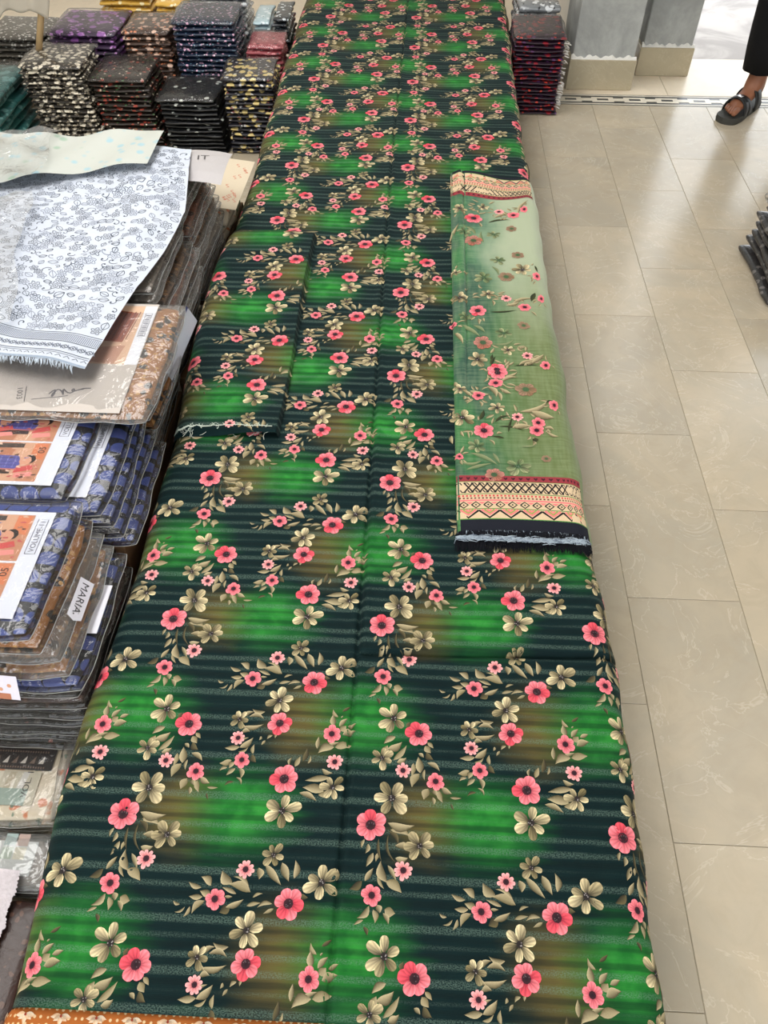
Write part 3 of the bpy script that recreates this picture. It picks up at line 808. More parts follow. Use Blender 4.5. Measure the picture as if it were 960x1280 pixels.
def border(pr, t0, d, x0, x1):
    """woven-look border: t0 is the inner edge, d is the sign of the way out"""
    Y = lambda k: t0 + d * k * 0.125 / 245
    def band(a, b, c, lay=1): 
        lo, hi = sorted((Y(a), Y(b)))
        pr.rect(x0, lo, x1, hi, c, lay, 44, 2)
    band(0, 34, MAR); band(34, 37, GRN); band(37, 103, CREAM); band(103, 107, GRN); band(107, 137, CREAM); band(137, 145, ROSE); band(145, 184, CREAM); band(184, 188, GRN); band(188, 236, CREAM); band(236, 241, GRN)
    n = 19; w = (x1 - x0) / n
    for i in range(n):
        cx = x0 + (i + 0.5) * w
        # hearts
        for sx in (-1, 1):
            pr.poly([(cx, Y(27)), (cx + sx * w * 0.30, Y(14)), (cx + sx * w * 0.18, Y(9)), (cx, Y(13))][::(1 if sx * d > 0 else -1)], rgb(70, 22, 34), 2)
        # key lattice
        for k in (-1, 1):
            pr.stroke([(cx - w * 0.62, Y(42 if k > 0 else 98)), (cx + w * 0.62, Y(98 if k > 0 else 42))], 0.0034, BLK, 2 + 0.3 * k)
        pr.stroke([(cx - w * 0.5, Y(44)), (cx - w * 0.1, Y(44)), (cx + w * 0.1, Y(56))], 0.0026, BLK, 2)
        pr.stroke([(cx + w * 0.5, Y(96)), (cx + w * 0.1, Y(96)), (cx - w * 0.1, Y(84))], 0.0026, BLK, 2)
        # little squares
        for k in range(2):
            a = cx + (k - 0.5) * w * 0.5
            lo, hi = sorted((Y(111), Y(121))); pr.rect(a - w * .13, lo, a + w * .13, hi, rgb(206, 70, 76), 2)
            lo, hi = sorted((Y(125), Y(133))); pr.rect(a - w * .05, lo, a + w * .2, hi, rgb(110, 60, 50), 2)
    n = 12; w = (x1 - x0) / n
    for i in range(n):
        cx = x0 + (i + 0.5) * w
        pr.stroke([(cx - w * .36, Y(165)), (cx, Y(149)), (cx + w * .36, Y(165)), (cx, Y(181)), (cx - w * .36, Y(165))], 0.0030, BLK, 2)
        pr.poly([(cx - w * .1, Y(165)), (cx, Y(160)), (cx + w * .1, Y(165)), (cx, Y(170))][::int(-d)], BLK, 2)
        for k in (-1, 1):
            pr.poly([(cx + k * w * .5, Y(150)), (cx + k * w * .5, Y(162)), (cx + k * w * .2, Y(150))][::int(k * d)], ROSE, 2)
    n = 7; w = (x1 - x0) / n
    for i in range(n):
        cx = x0 + (i + 0.5) * w
        for q, cc in ((0, BLK), (10, ROSE), (20, rgb(150, 160, 90)), (30, ROSE)):
            a, b = Y(194 + q * 0.55), Y(234)
            if q: pr.stroke([(cx - w * .5 + w * q * .013, Y(190 + 0)), (cx, Y(min(234, 226 - q * 0.9))), (cx + w * .5 - w * q * .013, Y(190))], 0.0048, cc, 1.6)
            else: pr.stroke([(cx - w * .5, Y(194)), (cx, Y(232)), (cx + w * .5, Y(194))], 0.0046, cc, 2)
border(pr, 1.083, -1, DX0 + 0.002, 0.392)
border(pr, 2.235, 1, DX0 + 0.002, 0.385)
pr.rect(DX0 + 0.0005, DY0, 0.395, 0.9605, NAVY, 1, 40, 2)
pr.rect(DX0 + 0.0005, 2.358, 0.39, DY1, NAVY, 1, 40, 1)
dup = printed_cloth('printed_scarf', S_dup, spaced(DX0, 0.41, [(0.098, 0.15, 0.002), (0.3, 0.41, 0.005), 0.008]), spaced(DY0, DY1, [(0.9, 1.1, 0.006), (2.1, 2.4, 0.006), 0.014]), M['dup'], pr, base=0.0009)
tag(dup, 'sheer green floral scarf with geometric borders and frayed dark end on the long fabric', 'scarf')
# frayed end
t = NT('frayed_yarn')
tc = t.n('ShaderNodeVertexColor', layer_name='Col')
M['fray'] = t.base(tc.outputs[0], 0.85, 0.2)
V, F, C = [], [], []
rf = random.Random(11)
def yarn(p0, p1, w, c):
    k = len(V)
    d = Vector(p1) - Vector(p0); nrm = d.cross(Vector((0, 0, 1)))
    nrm.normalize(); m = (Vector(p0) + Vector(p1)) / 2 + Vector((rf.uniform(-.002, .002), 0, rf.uniform(.0005, .003)))
    for q, ww in ((Vector(p0), w), (m, w), (Vector(p1), w * 0.4)):
        V.append(tuple(q + nrm * ww / 2)); V.append(tuple(q - nrm * ww / 2)); C.append(c); C.append(c)
    F.append((k, k + 1, k + 3, k + 2)); F.append((k + 2, k + 3, k + 5, k + 4))
for i in range(2200):
    s = rf.uniform(DX0 - 0.001, 0.392)
    a = S_dup(np.array([s]), np.array([DY0 + rf.uniform(0, .004)]))[0]
    L = rf.uniform(0.014, 0.044)
    light = rf.random() < 0.42 and L < .024
    b = a + np.array([rf.uniform(-.006, .006), -L, 0]); b[2] = S_main(np.array([min(s, .33)]), np.array([b[1]]))[0][2] + rf.uniform(.001, .006)
    if s > .33: b[2] += a[2] - S_main(np.array([.33]), np.array([a[1]]))[0][2] - .006
    cc = (rgb(150, 164, 178) if light else rgb(14, 18, 28)) if L < .032 or light else rgb(10, 12, 20)
    yarn(a + np.array([0, 0, rf.uniform(0, .003)]), b, 0.0012, (*cc, 1))
# loosened pale weft lying across the fringe
for i in range(900):
    s = rf.uniform(DX0 + .002, 0.375)
    yy = DY0 - rf.gauss(0.013, 0.0028)
    z = S_dup(np.array([s]), np.array([DY0]))[0]
    x = z[0]
    yarn((x - .006, yy, z[2] + rf.uniform(.001, .0035)), (x + rf.uniform(.004, .012), yy + rf.uniform(-.002, .002), z[2] + rf.uniform(.001, .0035) - (0.003 if s > .36 else 0)), 0.0014, (*rgb(*( (168, 182, 196) if rf.random() < .7 else (110, 122, 138))), 1))
o = mesh_obj('frayed_fringe', V, F, M['fray'], dup, None, C, False)
tag(o, kind='stuff')
# ------------------------------------------------------------------ packed suits
def plastic_material(name, tint=(1, 1, 1), milk=0.05, bump=0.5, scale=45.0, gloss=1.3, rough=0.09):
    """clear wrapping film: mostly see-through, mirror-like highlights, a little milky"""
    t = NT(name)
    v = t.objvec()
    n = t.noise(v, scale, 3.0, 0.6, 0.6)
    t.b.inputs['Base Color'].default_value = c4(tint)
    t.b.inputs['Roughness'].default_value = 0.6
    cre = t.math('ABSOLUTE', t.math('SUBTRACT', n.outputs[0], 0.5))
    t.bump(t.math('SUBTRACT', 0.5, t.math('POWER', cre, 0.7)), bump, 0.010)
    nrm = t.b.inputs['Normal'].links[0].from_socket
    tr = t.n('ShaderNodeBsdfTransparent')
    gl = t.n('ShaderNodeBsdfGlossy'); gl.inputs['Roughness'].default_value = rough
    t.l(nrm, gl.inputs['Normal'])
    fr = t.n('ShaderNodeFresnel'); fr.inputs['IOR'].default_value = 1.5
    t.l(nrm, fr.inputs['Normal'])
    m1 = t.n('ShaderNodeMixShader'); m1.inputs[0].default_value = milk
    t.l(tr.outputs[0], m1.inputs[1]); t.l(t.b.outputs[0], m1.inputs[2])
    m2 = t.n('ShaderNodeMixShader')
    t.l(t.math('MINIMUM', t.math('MULTIPLY', fr.outputs[0], gloss), 0.75), m2.inputs[0])
    t.l(m1.outputs[0], m2.inputs[1]); t.l(gl.outputs[0], m2.inputs[2])
    t.l(m2.outputs[0], t.out.inputs[0])
    return t.m
M['film'] = plastic_material('clear_film', (0.75, 0.75, 0.75), 0.018, 0.34, 18.0, 1.05)
M['seam'] = plain('film_seam_glint', rgb(168, 168, 166), .25, .6, .3, 60)  # pale seam colour stands in for the light line along the film edge
M['film_grey'] = plastic_material('hazy_film', (0.66, 0.66, 0.66), 0.11, 0.45, 16)
M['film_pale'] = plastic_material('pale_film', (0.8, 0.82, 0.82), 0.16, 0.5, 14, 1.5)

def coat(t, w=0.5):
    t.b.inputs['Coat Weight'].default_value = w
    t.b.inputs['Coat Roughness'].default_value = 0.15

def spotted(name, base, spots, rough=0.45, film=0.25, grey=0.0):
    """printed fabric seen through a sleeve: base colour and blots of other colours"""
    t = NT(name)
    v = t.objvec()
    wob = t.noise(v, 40.0, 2.0)
    vv = t.n('ShaderNodeVectorMath', operation='MULTIPLY_ADD')
    t.l(wob.outputs['Color'], vv.inputs[0]); vv.inputs[1].default_value = (0.016, 0.016, 0.016); t.l(v, vv.inputs[2])
    nn = t.noise(v, 18.0, 3.0)
    c = t.mix(nn.outputs[0], tuple(x * 0.75 for x in base), tuple(min(1, x * 1.25) for x in base))
    for k, (sc, size, cc) in enumerate(spots):
        sh = t.n('ShaderNodeVectorMath', operation='ADD')
        t.l(vv.outputs[0], sh.inputs[0]); sh.inputs[1].default_value = (k * 3.1, k * 1.7, k * 2.3)
        vo = t.voro(sh.outputs[0], sc)
        c = t.mix(t.math('SUBTRACT', 1.0, t.ramp(vo.outputs[0], size * 0.75, size)), c, cc)
    t.base(c, rough, 0.4)
    n2 = t.noise(v, 55.0, 3.0, 0.6, 0.8)
    t.bump(n2.outputs[0], 0.35, 0.008)
    coat(t, film)
    return t.m

def scallops(name):
    t = NT(name)
    v = t.objvec()
    sp = t.n('ShaderNodeSeparateXYZ'); t.l(v, sp.inputs[0])
    X = t.math('DIVIDE', t.math('ADD', sp.outputs[0], t.math('MULTIPLY', sp.outputs[2], 0.9)), 0.036)
    Y = t.math('DIVIDE', t.math('ADD', sp.outputs[1], 50.0), 0.038)
    row = t.math('FLOOR', Y)
    fx = t.math('SUBTRACT', t.math('FRACT', t.math('ADD', X, t.math('MULTIPLY', t.math('MODULO', row, 2.0), 0.5))), 0.5)
    fy = t.math('SUBTRACT', t.math('FRACT', Y), 0.25)
    d = t.math('SQRT', t.math('ADD', t.math('MULTIPLY', fx, fx), t.math('MULTIPLY', fy, fy)))
    m = t.math('SUBTRACT', 1.0, t.ramp(d, 0.44, 0.5))
    nn = t.noise(v, 25.0, 3.0)
    blue = t.mix(nn.outputs[0], rgb(34, 48, 108), rgb(74, 94, 170))
    c = t.mix(m, rgb(14, 18, 30), blue)
    t.base(c, 0.4, 0.4)
    t.bump(nn.outputs[0], 0.3, 0.006)
    coat(t, 0.1)
    return t.m

M['blue'] = scallops('blue_scalloped_print')
M['tan'] = spotted('tan_black_print', rgb(150, 96, 40), [(38, 0.42, rgb(34, 24, 16)), (75, 0.34, rgb(188, 140, 74))])
M['brown'] = spotted('brown_print', rgb(96, 70, 50), [(34, 0.40, rgb(44, 32, 26)), (60, 0.3, rgb(140, 104, 66))])
M['taupe'] = spotted('taupe_print', rgb(122, 112, 104), [(30, 0.36, rgb(78, 68, 62)), (55, 0.3, rgb(160, 150, 140))])
M['rust'] = spotted('rust_print', rgb(104, 58, 36), [(32, 0.4, rgb(52, 30, 24)), (60, 0.26, rgb(150, 96, 60))])
M['black'] = spotted('black_print', rgb(20, 19, 21), [(40, 0.25, rgb(90, 84, 80)), (26, 0.16, rgb(120, 70, 60))], .5, .1)
M['darkbrown'] = spotted('dark_brown_print', rgb(52, 30, 24), [(60, 0.3, rgb(90, 60, 46))])
M['cream_p'] = spotted('cream_print', rgb(212, 200, 178), [(26, 0.26, rgb(208, 130, 90)), (38, 0.2, rgb(120, 140, 120))])
M['f_white'] = spotted('black_white_blossom', rgb(42, 38, 34), [(42, 0.46, rgb(234, 226, 208)), (70, 0.34, rgb(170, 158, 138))])
M['f_rust'] = spotted('black_rust_floral', rgb(38, 30, 26), [(34, 0.30, rgb(156, 66, 52)), (44, 0.22, rgb(214, 200, 180)), (38, 0.22, rgb(70, 104, 66))])
M['f_black'] = spotted('black_sparse_floral', rgb(24, 25, 28), [(24, 0.24, rgb(204, 210, 204)), (50, 0.18, rgb(90, 100, 96))])
M['f_yellow'] = spotted('navy_yellow_blossom', rgb(32, 32, 42), [(30, 0.42, rgb(232, 210, 140)), (42, 0.26, rgb(206, 206, 208)), (36, 0.2, rgb(138, 76, 82))])
M['f_purple'] = spotted('purple_floral', rgb(56, 40, 66), [(22, 0.40, rgb(150, 92, 170)), (40, 0.3, rgb(196, 142, 206)), (26, 0.2, rgb(44, 40, 44))])
M['f_peach'] = spotted('peach_floral', rgb(72, 54, 46), [(32, 0.40, rgb(222, 188, 168)), (42, 0.26, rgb(224, 142, 100)), (50, 0.24, rgb(38, 32, 32))])
M['f_navy'] = spotted('navy_pink_floral', rgb(20, 34, 58), [(52, 0.30, rgb(214, 170, 196)), (64, 0.22, rgb(120, 160, 180)), (40, 0.14, rgb(232, 224, 230))])
M['f_red'] = spotted('rose_paisley', rgb(160, 76, 84), [(40, 0.36, rgb(206, 132, 136)), (30, 0.22, rgb(92, 44, 52)), (60, 0.22, rgb(230, 200, 198))])
M['f_teal'] = spotted('teal_print', rgb(44, 96, 94), [(26, 0.4, rgb(104, 148, 146)), (34, 0.28, rgb(28, 62, 66))], 0.35, 0.9)
M['f_sky'] = spotted('pale_blue_print', rgb(168, 192, 200), [(30, 0.34, rgb(216, 228, 232)), (44, 0.2, rgb(110, 140, 150))], 0.35, 0.9)
M['f_grey'] = spotted('grey_speckled', rgb(74, 70, 64), [(60, 0.36, rgb(184, 182, 178)), (44, 0.24, rgb(40, 38, 36))], 0.4, 0.8)
M['f_gold'] = spotted('golden_print', rgb(212, 168, 72), [(34, 0.36, rgb(240, 226, 180)), (50, 0.2, rgb(170, 112, 40))], 0.4, 0.8)
M['f_bw'] = spotted('black_white_zigzag', rgb(30, 34, 40), [(46, 0.36, rgb(206, 216, 222)), (64, 0.26, rgb(90, 104, 116))], 0.4, 0.8)
M['f_maroon'] = spotted('maroon_floral', rgb(38, 20, 36), [(26, 0.36, rgb(142, 28, 42)), (34, 0.24, rgb(206, 66, 46)), (30, 0.22, rgb(90, 50, 100))], 0.5, 0.2)
M['f_dark'] = spotted('charcoal_paisley', rgb(40, 38, 38), [(36, 0.38, rgb(104, 100, 98)), (56, 0.22, rgb(22, 21, 22))], 0.4, 0.7)
M['f_silver'] = spotted('silver_wrap', rgb(120, 124, 128), [(30, 0.4, rgb(210, 214, 218)), (44, 0.26, rgb(44, 46, 52))], 0.2, 1.0)

US = [-1, -.99, -.955, -.87, -.62, -.3, 0, .3, .62, .87, .955, .99, 1]
def pillow(w, d, t, seed, sag=0.0, jit=0.006, wave=0.10, us=US, power=7, layers=0):
    """soft folded slab, base at z = 0; returns verts, faces"""
    r = random.Random(seed)
    ph = [r.uniform(0, 6.28) for _ in range(8)]
    n = len(us)
    V, F = [], []
    idx = {}
    for sgn in (1, -1):
        for j, v in enumerate(us):
            for i, u in enumerate(us):
                m = max(abs(u), abs(v))
                if sgn < 0 and m >= 1:
                    idx[(sgn, i, j)] = idx[(1, i, j)]; continue
                e = (1 - m ** power) ** 0.5 if m < 1 else 0.0
                cr = 1 - 0.035 * (abs(u) * abs(v)) ** 6
                x = u * w / 2 * cr + jit * math.sin(3.3 * v + ph[0]) * abs(u) ** 3 + jit * .5 * math.sin(9 * v + ph[1]) * abs(u) ** 3
                y = v * d / 2 * cr + jit * math.sin(3.1 * u + ph[2]) * abs(v) ** 3 + jit * .5 * math.sin(8 * u + ph[3]) * abs(v) ** 3
                rip = wave * t * (math.sin(4 * u + 3 * v + ph[4]) + 0.7 * math.sin(7 * v - 5 * u + ph[5]))
                z = t / 2 + sgn * t / 2 * e + rip * (0.5 if sgn > 0 else 0.15) - sag * m ** 3
                idx[(sgn, i, j)] = len(V)
                V.append((x, y, max(z, 0.0) if sag == 0 else z))
    for sgn in (1, -1):
        for j in range(n - 1):
            for i in range(n - 1):
                q = (idx[(sgn, i, j)], idx[(sgn, i + 1, j)], idx[(sgn, i + 1, j + 1)], idx[(sgn, i, j + 1)])
                F.append(q if sgn > 0 else q[::-1])
    return V, F

def copy_of(o, parent=None):
    c = o.copy(); col.objects.link(c)
    if parent is not None: c.parent = parent
    return c

rs = random.Random(21)
ORD = ['topmost', 'second', 'third', 'fourth', 'fifth', 'sixth', 'seventh', 'eighth', 'ninth', 'tenth', 'eleventh', 'twelfth', 'thirteenth', 'fourteenth',
       'fifteenth', 'sixteenth', 'seventeenth', 'eighteenth', 'nineteenth', 'twentieth']
M['plinth'] = plain('plinth_wood', rgb(112, 84, 60), .7, .3, .2, 9)
def plinth(x0, x1, y0, y1, h, label):
    p = empty('storage_bench', ((x0 + x1) / 2, (y0 + y1) / 2, 0))
    tag(p, label, 'bench')
    hx, hy = (x1 - x0) / 2, (y1 - y0) / 2
    bevel_box('bench_top', -hx, hx, -hy, hy, h - .02, h - .0005, M['plinth'], p, .002)
    for sx in (-1, 1):
        bevel_box('bench_side', sx * hx - (.02 if sx > 0 else 0), sx * hx + (.02 if sx < 0 else 0), -hy, hy, 0, h - .02, M['plinth'], p, .002)
def far_stack(what, where, x0, x1, y0, y1, zb, top, n, mat, spread=0.005, lean=(0, 0), sleeve=True, seed=0):
    """a pile of n folded suits; each is its own thing"""
    w, d = x1 - x0, y1 - y0
    th = (top - zb) / n
    vs = []
    for k in range(3):
        me = bpy.data.meshes.new('clothes_pack')
        v, f = pillow(w, d, th * .98, seed * 10 + k, 0, 0.004, 0.05)
        me.from_pydata(v, [], f); me.materials.append(mat)
        me.polygons.foreach_set('use_smooth', np.ones(len(me.polygons), dtype=bool))
        vs.append(me)
    r = random.Random(seed)
    for k in range(n):
        o = bpy.data.objects.new('clothes_pack', vs[r.randrange(3)])
        col.objects.link(o)
        f = (k + 0.5) / n
        o.location = ((x0 + x1) / 2 + r.uniform(-spread, spread) + lean[0] * (f - .5), (y0 + y1) / 2 + r.uniform(-spread, spread) * .8 + lean[1] * (f - .5), zb + k * th)
        o.rotation_euler = (0, 0, r.choice((0, math.pi)) + r.uniform(-0.02, 0.02))
        q = n - 1 - k
        tag(o, (what + ', topmost of the stack ' if q == 0 else what + ', ' + ORD[q] + ' from the top ') + where, 'clothes pack', 'packs of the stack ' + where)
        if q == 0 and sleeve:
            v, fc = pillow(w * 1.04, d * 1.04, th * 1.35, seed + 5, 0, 0.004, 0.03)
            mesh_obj('plastic_sleeve', v, fc, M['film'], o)
FS = [
 ('black and white blossom pack', 'under the wooden stick', -1.555, -1.312, 3.145, 3.39, 0, .343, 19, 'f_white', (-.02, -.02)),
 ('black pack with rust flowers', 'beside the blossom stack', -1.300, -1.072, 3.165, 3.42, 0, .290, 16, 'f_rust', (-.03, 0)),
 ('black pack with sparse white flowers', 'before the navy stack', -1.045, -.81, 3.165, 3.40, 0, .222, 13, 'f_black', (-.02, -.01)),
 ('dark pack with yellow blossoms', 'by the green fabric', -.785, -.585, 3.18, 3.40, 0, .298, 17, 'f_yellow', (0, -.01)),
 ('dark purple floral pack', 'behind the blossom stack', -1.54, -1.262, 3.440, 3.73, .16, .358, 9, 'f_purple', (0, 0)),
 ('brown and peach floral pack', 'between the purple and navy stacks', -1.24, -1.045, 3.455, 3.69, .16, .365, 10, 'f_peach', (.01, 0)),
 ('navy pack with small pink flowers', 'behind the sparse-flowered stack', -1.02, -.762, 3.435, 3.68, .16, .408, 13, 'f_navy', (0, 0)),
 ('rose red paisley pack', 'behind the yellow blossom stack', -.735, -.585, 3.47, 3.655, .16, .312, 8, 'f_red', (0, 0)),
 ('grey speckled pack', 'behind the teal pile', -1.83, -1.575, 3.46, 3.72, .16, .335, 8, 'f_grey', (0, 0)),
 ('golden yellow pack', 'behind the purple stack', -1.42, -1.19, 3.77, 4.0, .20, .40, 8, 'f_gold', (0, 0)),
 ('golden yellow pack', 'behind the peach stack', -1.16, -1.045, 3.73, 3.96, .20, .385, 8, 'f_gold', (0, 0)),
 ('silvery wrapped pack', 'behind the navy stack', -1.02, -.765, 3.73, 3.96, .20, .42, 8, 'f_silver', (0, 0)),
 ('pale blue pack', 'behind the rose red stack', -.740, -.670, 3.70, 3.93, .20, .33, 6, 'f_sky', (0, 0)),
 ('black and white zigzag pack', 'behind the rose red stack', -.652, -.585, 3.70, 3.93, .20, .345, 7, 'f_bw', (0, 0)),
]
for k, (a_, b_, x0, x1, y0, y1, zb, tp, n, m, ln) in enumerate(FS):
    far_stack(a_, b_, x0, x1, y0, y1, zb, tp, n, M[m], lean=ln, sleeve=k < 8, seed=k + 1)
plinth(-1.85, -.575, 3.43, 3.75, .16, 'low wooden bench hidden under the second row of stacks')
plinth(-1.45, -.575, 3.765, 4.02, .20, 'low wooden bench hidden under the last row of stacks')
far_stack('teal pack in creased plastic', 'left of the blossom stack', -1.85, -1.60, 2.92, 3.30, 0, .30, 9, M['f_teal'], seed=40, spread=.02)
far_stack('maroon floral pack', 'by the wide pillar', .385, .600, 3.615, 3.90, 0, .314, 20, M['f_maroon'], seed=50, spread=.005)
far_stack('silver wrapped pack', 'behind the maroon stack', .41, .60, 3.945, 4.20, 0, .335, 8, M['f_silver'], seed=51, sleeve=False)
far_stack('charcoal paisley pack', 'on the bare floor', 1.165, 1.42, 2.20, 2.56, 0, .20, 7, M['f_dark'], seed=60, spread=.014, lean=(.03, .02))

# white frayed selvedge down the side of the maroon stack
pp = []
rr_ = random.Random(8)
for k in range(60):
    z = rr_.uniform(0.01, 0.29); y = rr_.uniform(3.62, 3.66)
    pp.append(tube([(0.592, y, z), (0.603 + rr_.uniform(0, .008), y - .006, z + rr_.uniform(-.006, .006)), (0.612 + rr_.uniform(0, .008), y - .008, z - rr_.uniform(0, .008))], 0.0022, 4))
o = mesh_obj('frayed_selvedge', *joinvf(pp), plain('white_fray', rgb(206, 202, 196), .9, .1))
tag(o, 'white frayed selvedge threads down the side of the maroon stack', 'fringe', kind='stuff')

# ------------------------------------------------------------------ near packs with leaflets and sleeves
def leaflet_two_photos():
    """white folded card with two photographs of dresses; text runs away from the viewer. size 0.26 (x) by 0.222 (y)"""
    p = Pr(); W, D = 0.26, 0.222
    x1, x0, y0, y1 = W / 2, -W / 2, -D / 2, D / 2
    p.rect(x0, y0, x1, y1, rgb(222, 226, 238), 0)
    q = random.Random(3)
    for (ya, yb) in ((y0 + 0.008, -0.002), (0.002, y1 - 0.008)):
        xa, xb = x0, x1 - 0.034
        p.rect(xa, ya, xb, yb, rgb(206, 158, 132), 1)
        n = 6
        for i in range(n):   # floor boards of the photograph
            a = xa + (xb - xa) * i / n
            p.poly([(a, ya), (a + (xb - xa) / n * .92, ya), (a + (xb - xa) / n * .92 + .018, yb), (a + .018, yb)] if i < n - 1 else [(a, ya), (xb, ya), (xb, yb), (a + .018, yb)],
                   rgb(*[(212, 168, 140), (196, 142, 112), (222, 184, 158), (186, 126, 96)][i % 4]), 1.3)
        H = yb - ya
        # railing shadow, seated figures in blue dresses, red shawl, dark hair
        p.poly([(xa, ya + H * .80), (xb - .05, ya + H * .86), (xb - .05, ya + H * .97), (xa, ya + H * .95)], rgb(70, 58, 54), 1.6)
        p.poly([(xb - .03, ya + H * .62), (xb - .004, ya + H * .55), (xb - .004, ya + H * .98), (xb - .03, ya + H * .98)], rgb(214, 132, 92), 1.6)
        for k, xc in enumerate((xb - .075, xb - .15)):
            p.poly([(xc - .040, ya + H * .32), (xc + .026, ya + H * .30), (xc + .034, ya + H * .46), (xc + .024, ya + H * .64), (xc - .040, ya + H * .66)], rgb(92, 92, 164), 2)
            for u in range(5):
                p.stroke([(xc - .036 + u * .014, ya + H * .34), (xc - .036 + u * .014, ya + H * .62)], .0016, rgb(132, 134, 196), 2.3)
            for u in range(3):
                p.stroke([(xc - .036, ya + H * (.40 + u * .09)), (xc + .026, ya + H * (.40 + u * .09))], .0012, rgb(58, 58, 120), 2.4)
            p.disc(xc + .040, ya + H * .52, .012, rgb(214, 160, 134), 2.6, 9)
            p.disc(xc + .047, ya + H * .56, .012, rgb(44, 32, 34), 2.5, 9)
            p.poly([(xc - .05, ya + H * .16), (xc + .02, ya + H * .18), (xc + .02, ya + H * .28), (xc - .05, ya + H * .29)], rgb(58, 46, 48), 1.9)
            p.poly([(xc + .026, ya + H * .20), (xc + .062, ya + H * .30), (xc + .056, ya + H * .42), (xc + .028, ya + H * .34)], rgb(204, 84, 84), 2.2)
            p.poly([(xc + .030, ya + H * .08), (xc + .066, ya + H * .14), (xc + .062, ya + H * .24), (xc + .03, ya + H * .2)], rgb(226, 150, 144), 2.1)
            p.stroke([(xc - .05, ya + H * .30), (xc + .03, ya + H * .29)], .003, rgb(200, 120, 110), 2.5)
        for k in range(70):
            bx_, by_ = q.uniform(xa + .004, xb - .008), q.uniform(ya + .003, yb - .006)
            p.poly([(bx_, by_), (bx_ + q.uniform(.003, .011), by_ + q.uniform(-.001, .002)), (bx_ + q.uniform(.002, .010), by_ + q.uniform(.003, .006)), (bx_ - .001, by_ + q.uniform(.002, .005))],
                   rgb(*q.choice(((92, 62, 54), (60, 46, 50), (232, 196, 176), (170, 118, 96), (196, 96, 96), (214, 176, 152), (112, 108, 164)))), 2.8)
    DK = rgb(52, 54, 84)
    p.stroke([(x1 - .026, .018), (x1 - .008, .018), (x1 - .008, .094), (x1 - .026, .094), (x1 - .026, .018)], .0012, DK, 2)
    put_text(p, 'VOLUME-11', x1 - .012, .022, .0095, math.pi / 2, DK, 2, 0.98)
    put_text(p, '05', x1 - .040, -.030, .013, math.pi / 2, rgb(44, 34, 40), 4)
    return p
LEAF = leaflet_two_photos()

def card(name, pr, parent, z, loc=(0, 0), rz=0.0, curl=0.0):
    v, c, f = pr.arrays()
    h = z + 0.0006 + v[:, 2] * 0.00016
    ca, sa = math.cos(rz), math.sin(rz)
    X = loc[0] + ca * v[:, 0] - sa * v[:, 1]; Y = loc[1] + sa * v[:, 0] + ca * v[:, 1]
    h = h + curl * (v[:, 0] ** 2 + v[:, 1] ** 2)
    return mesh_obj(name, np.stack([X, Y, h], 1), f, M['card'], parent, None, c, False)

FINE = [-1, -.985, -.95, -.9, -.8, -.68, -.55, -.42, -.28, -.14, 0, .14, .28, .42, .55, .68, .8, .9, .95, .985, 1]
def sleeve(parent, w, d, t, seed, mat='film', crumple=1.0, grow=(0.024, 0.024)):
    """clear bag around a pack, crumpled, with its welded seam in a glint-pale tone; it keeps above the pack"""
    t = t * .92
    v, f = pillow(w + grow[0], d + grow[1], t, seed, 0, 0.0018, 0.0, FINE, 6)
    r = random.Random(seed)
    w_, d_ = (w + grow[0]) / 2, (d + grow[1]) / 2
    ph = [(r.uniform(-90, 90), r.uniform(-90, 90), r.uniform(0, 6)) for _ in range(5)]
    out = []
    for (x, y, zz) in v:
        m = max(abs(x) / w_, abs(y) / d_)
        cr = abs(sum(math.sin(a * x + b * y + c) for a, b, c in ph)) * 0.0005 * crumple
        e = max(0.0, (m - .86) / .14)
        ed = e * 0.0012 * crumple * math.sin(55 * (x + y) + seed)
        out.append((x, y, max(zz + (cr * (1 - e) if zz > t * .5 else 0) + ed, 0.0)))
    # seam: a thin bead round the rim, coloured pale as if catching light
    n = len(FINE)
    rim = [(i, 0) for i in range(n)] + [(n - 1, j) for j in range(1, n)] + [(i, n - 1) for i in range(n - 2, -1, -1)] + [(0, j) for j in range(n - 2, 0, -1)]
    pts = [out[j * n + i] for i, j in rim]
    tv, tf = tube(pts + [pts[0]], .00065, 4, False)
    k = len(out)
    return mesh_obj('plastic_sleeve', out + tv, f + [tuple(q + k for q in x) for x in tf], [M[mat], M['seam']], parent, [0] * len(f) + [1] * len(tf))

# each: label, right edge x, near y, far y, bottom z, thickness, body material, sleeve, leaflet kind
WP = 0.262
def near_pack(label, xr, y0, y1, z, t, mat, film='film', leaf=None, w=WP, rz=0.0, crumple=1.0, group=None, seed=1, tilt=0.0):
    d = y1 - y0
    root = empty('clothes_pack', (xr - w / 2, (y0 + y1) / 2, z), rz)
    root.rotation_euler = (tilt, 0, rz)
    tag(root, label, 'clothes pack', group)
    v, f = pillow(w, d, t * .82, seed, 0, 0.0022, 0.03, US, 7)
    mesh_obj('folded_suit', v, f, M[mat], root)
    if film: sleeve(root, w, d, t, seed, film, crumple)
    if leaf: leaf(root, w, d, t)
    return root

def leaf_photos(dx=0.0, dy=0.0):
    def go(root, w, d, t):
        card('leaflet', LEAF, root, t * .85 + 0.0004, (w / 2 - 0.028 - 0.13 + dx, dy))
    return go

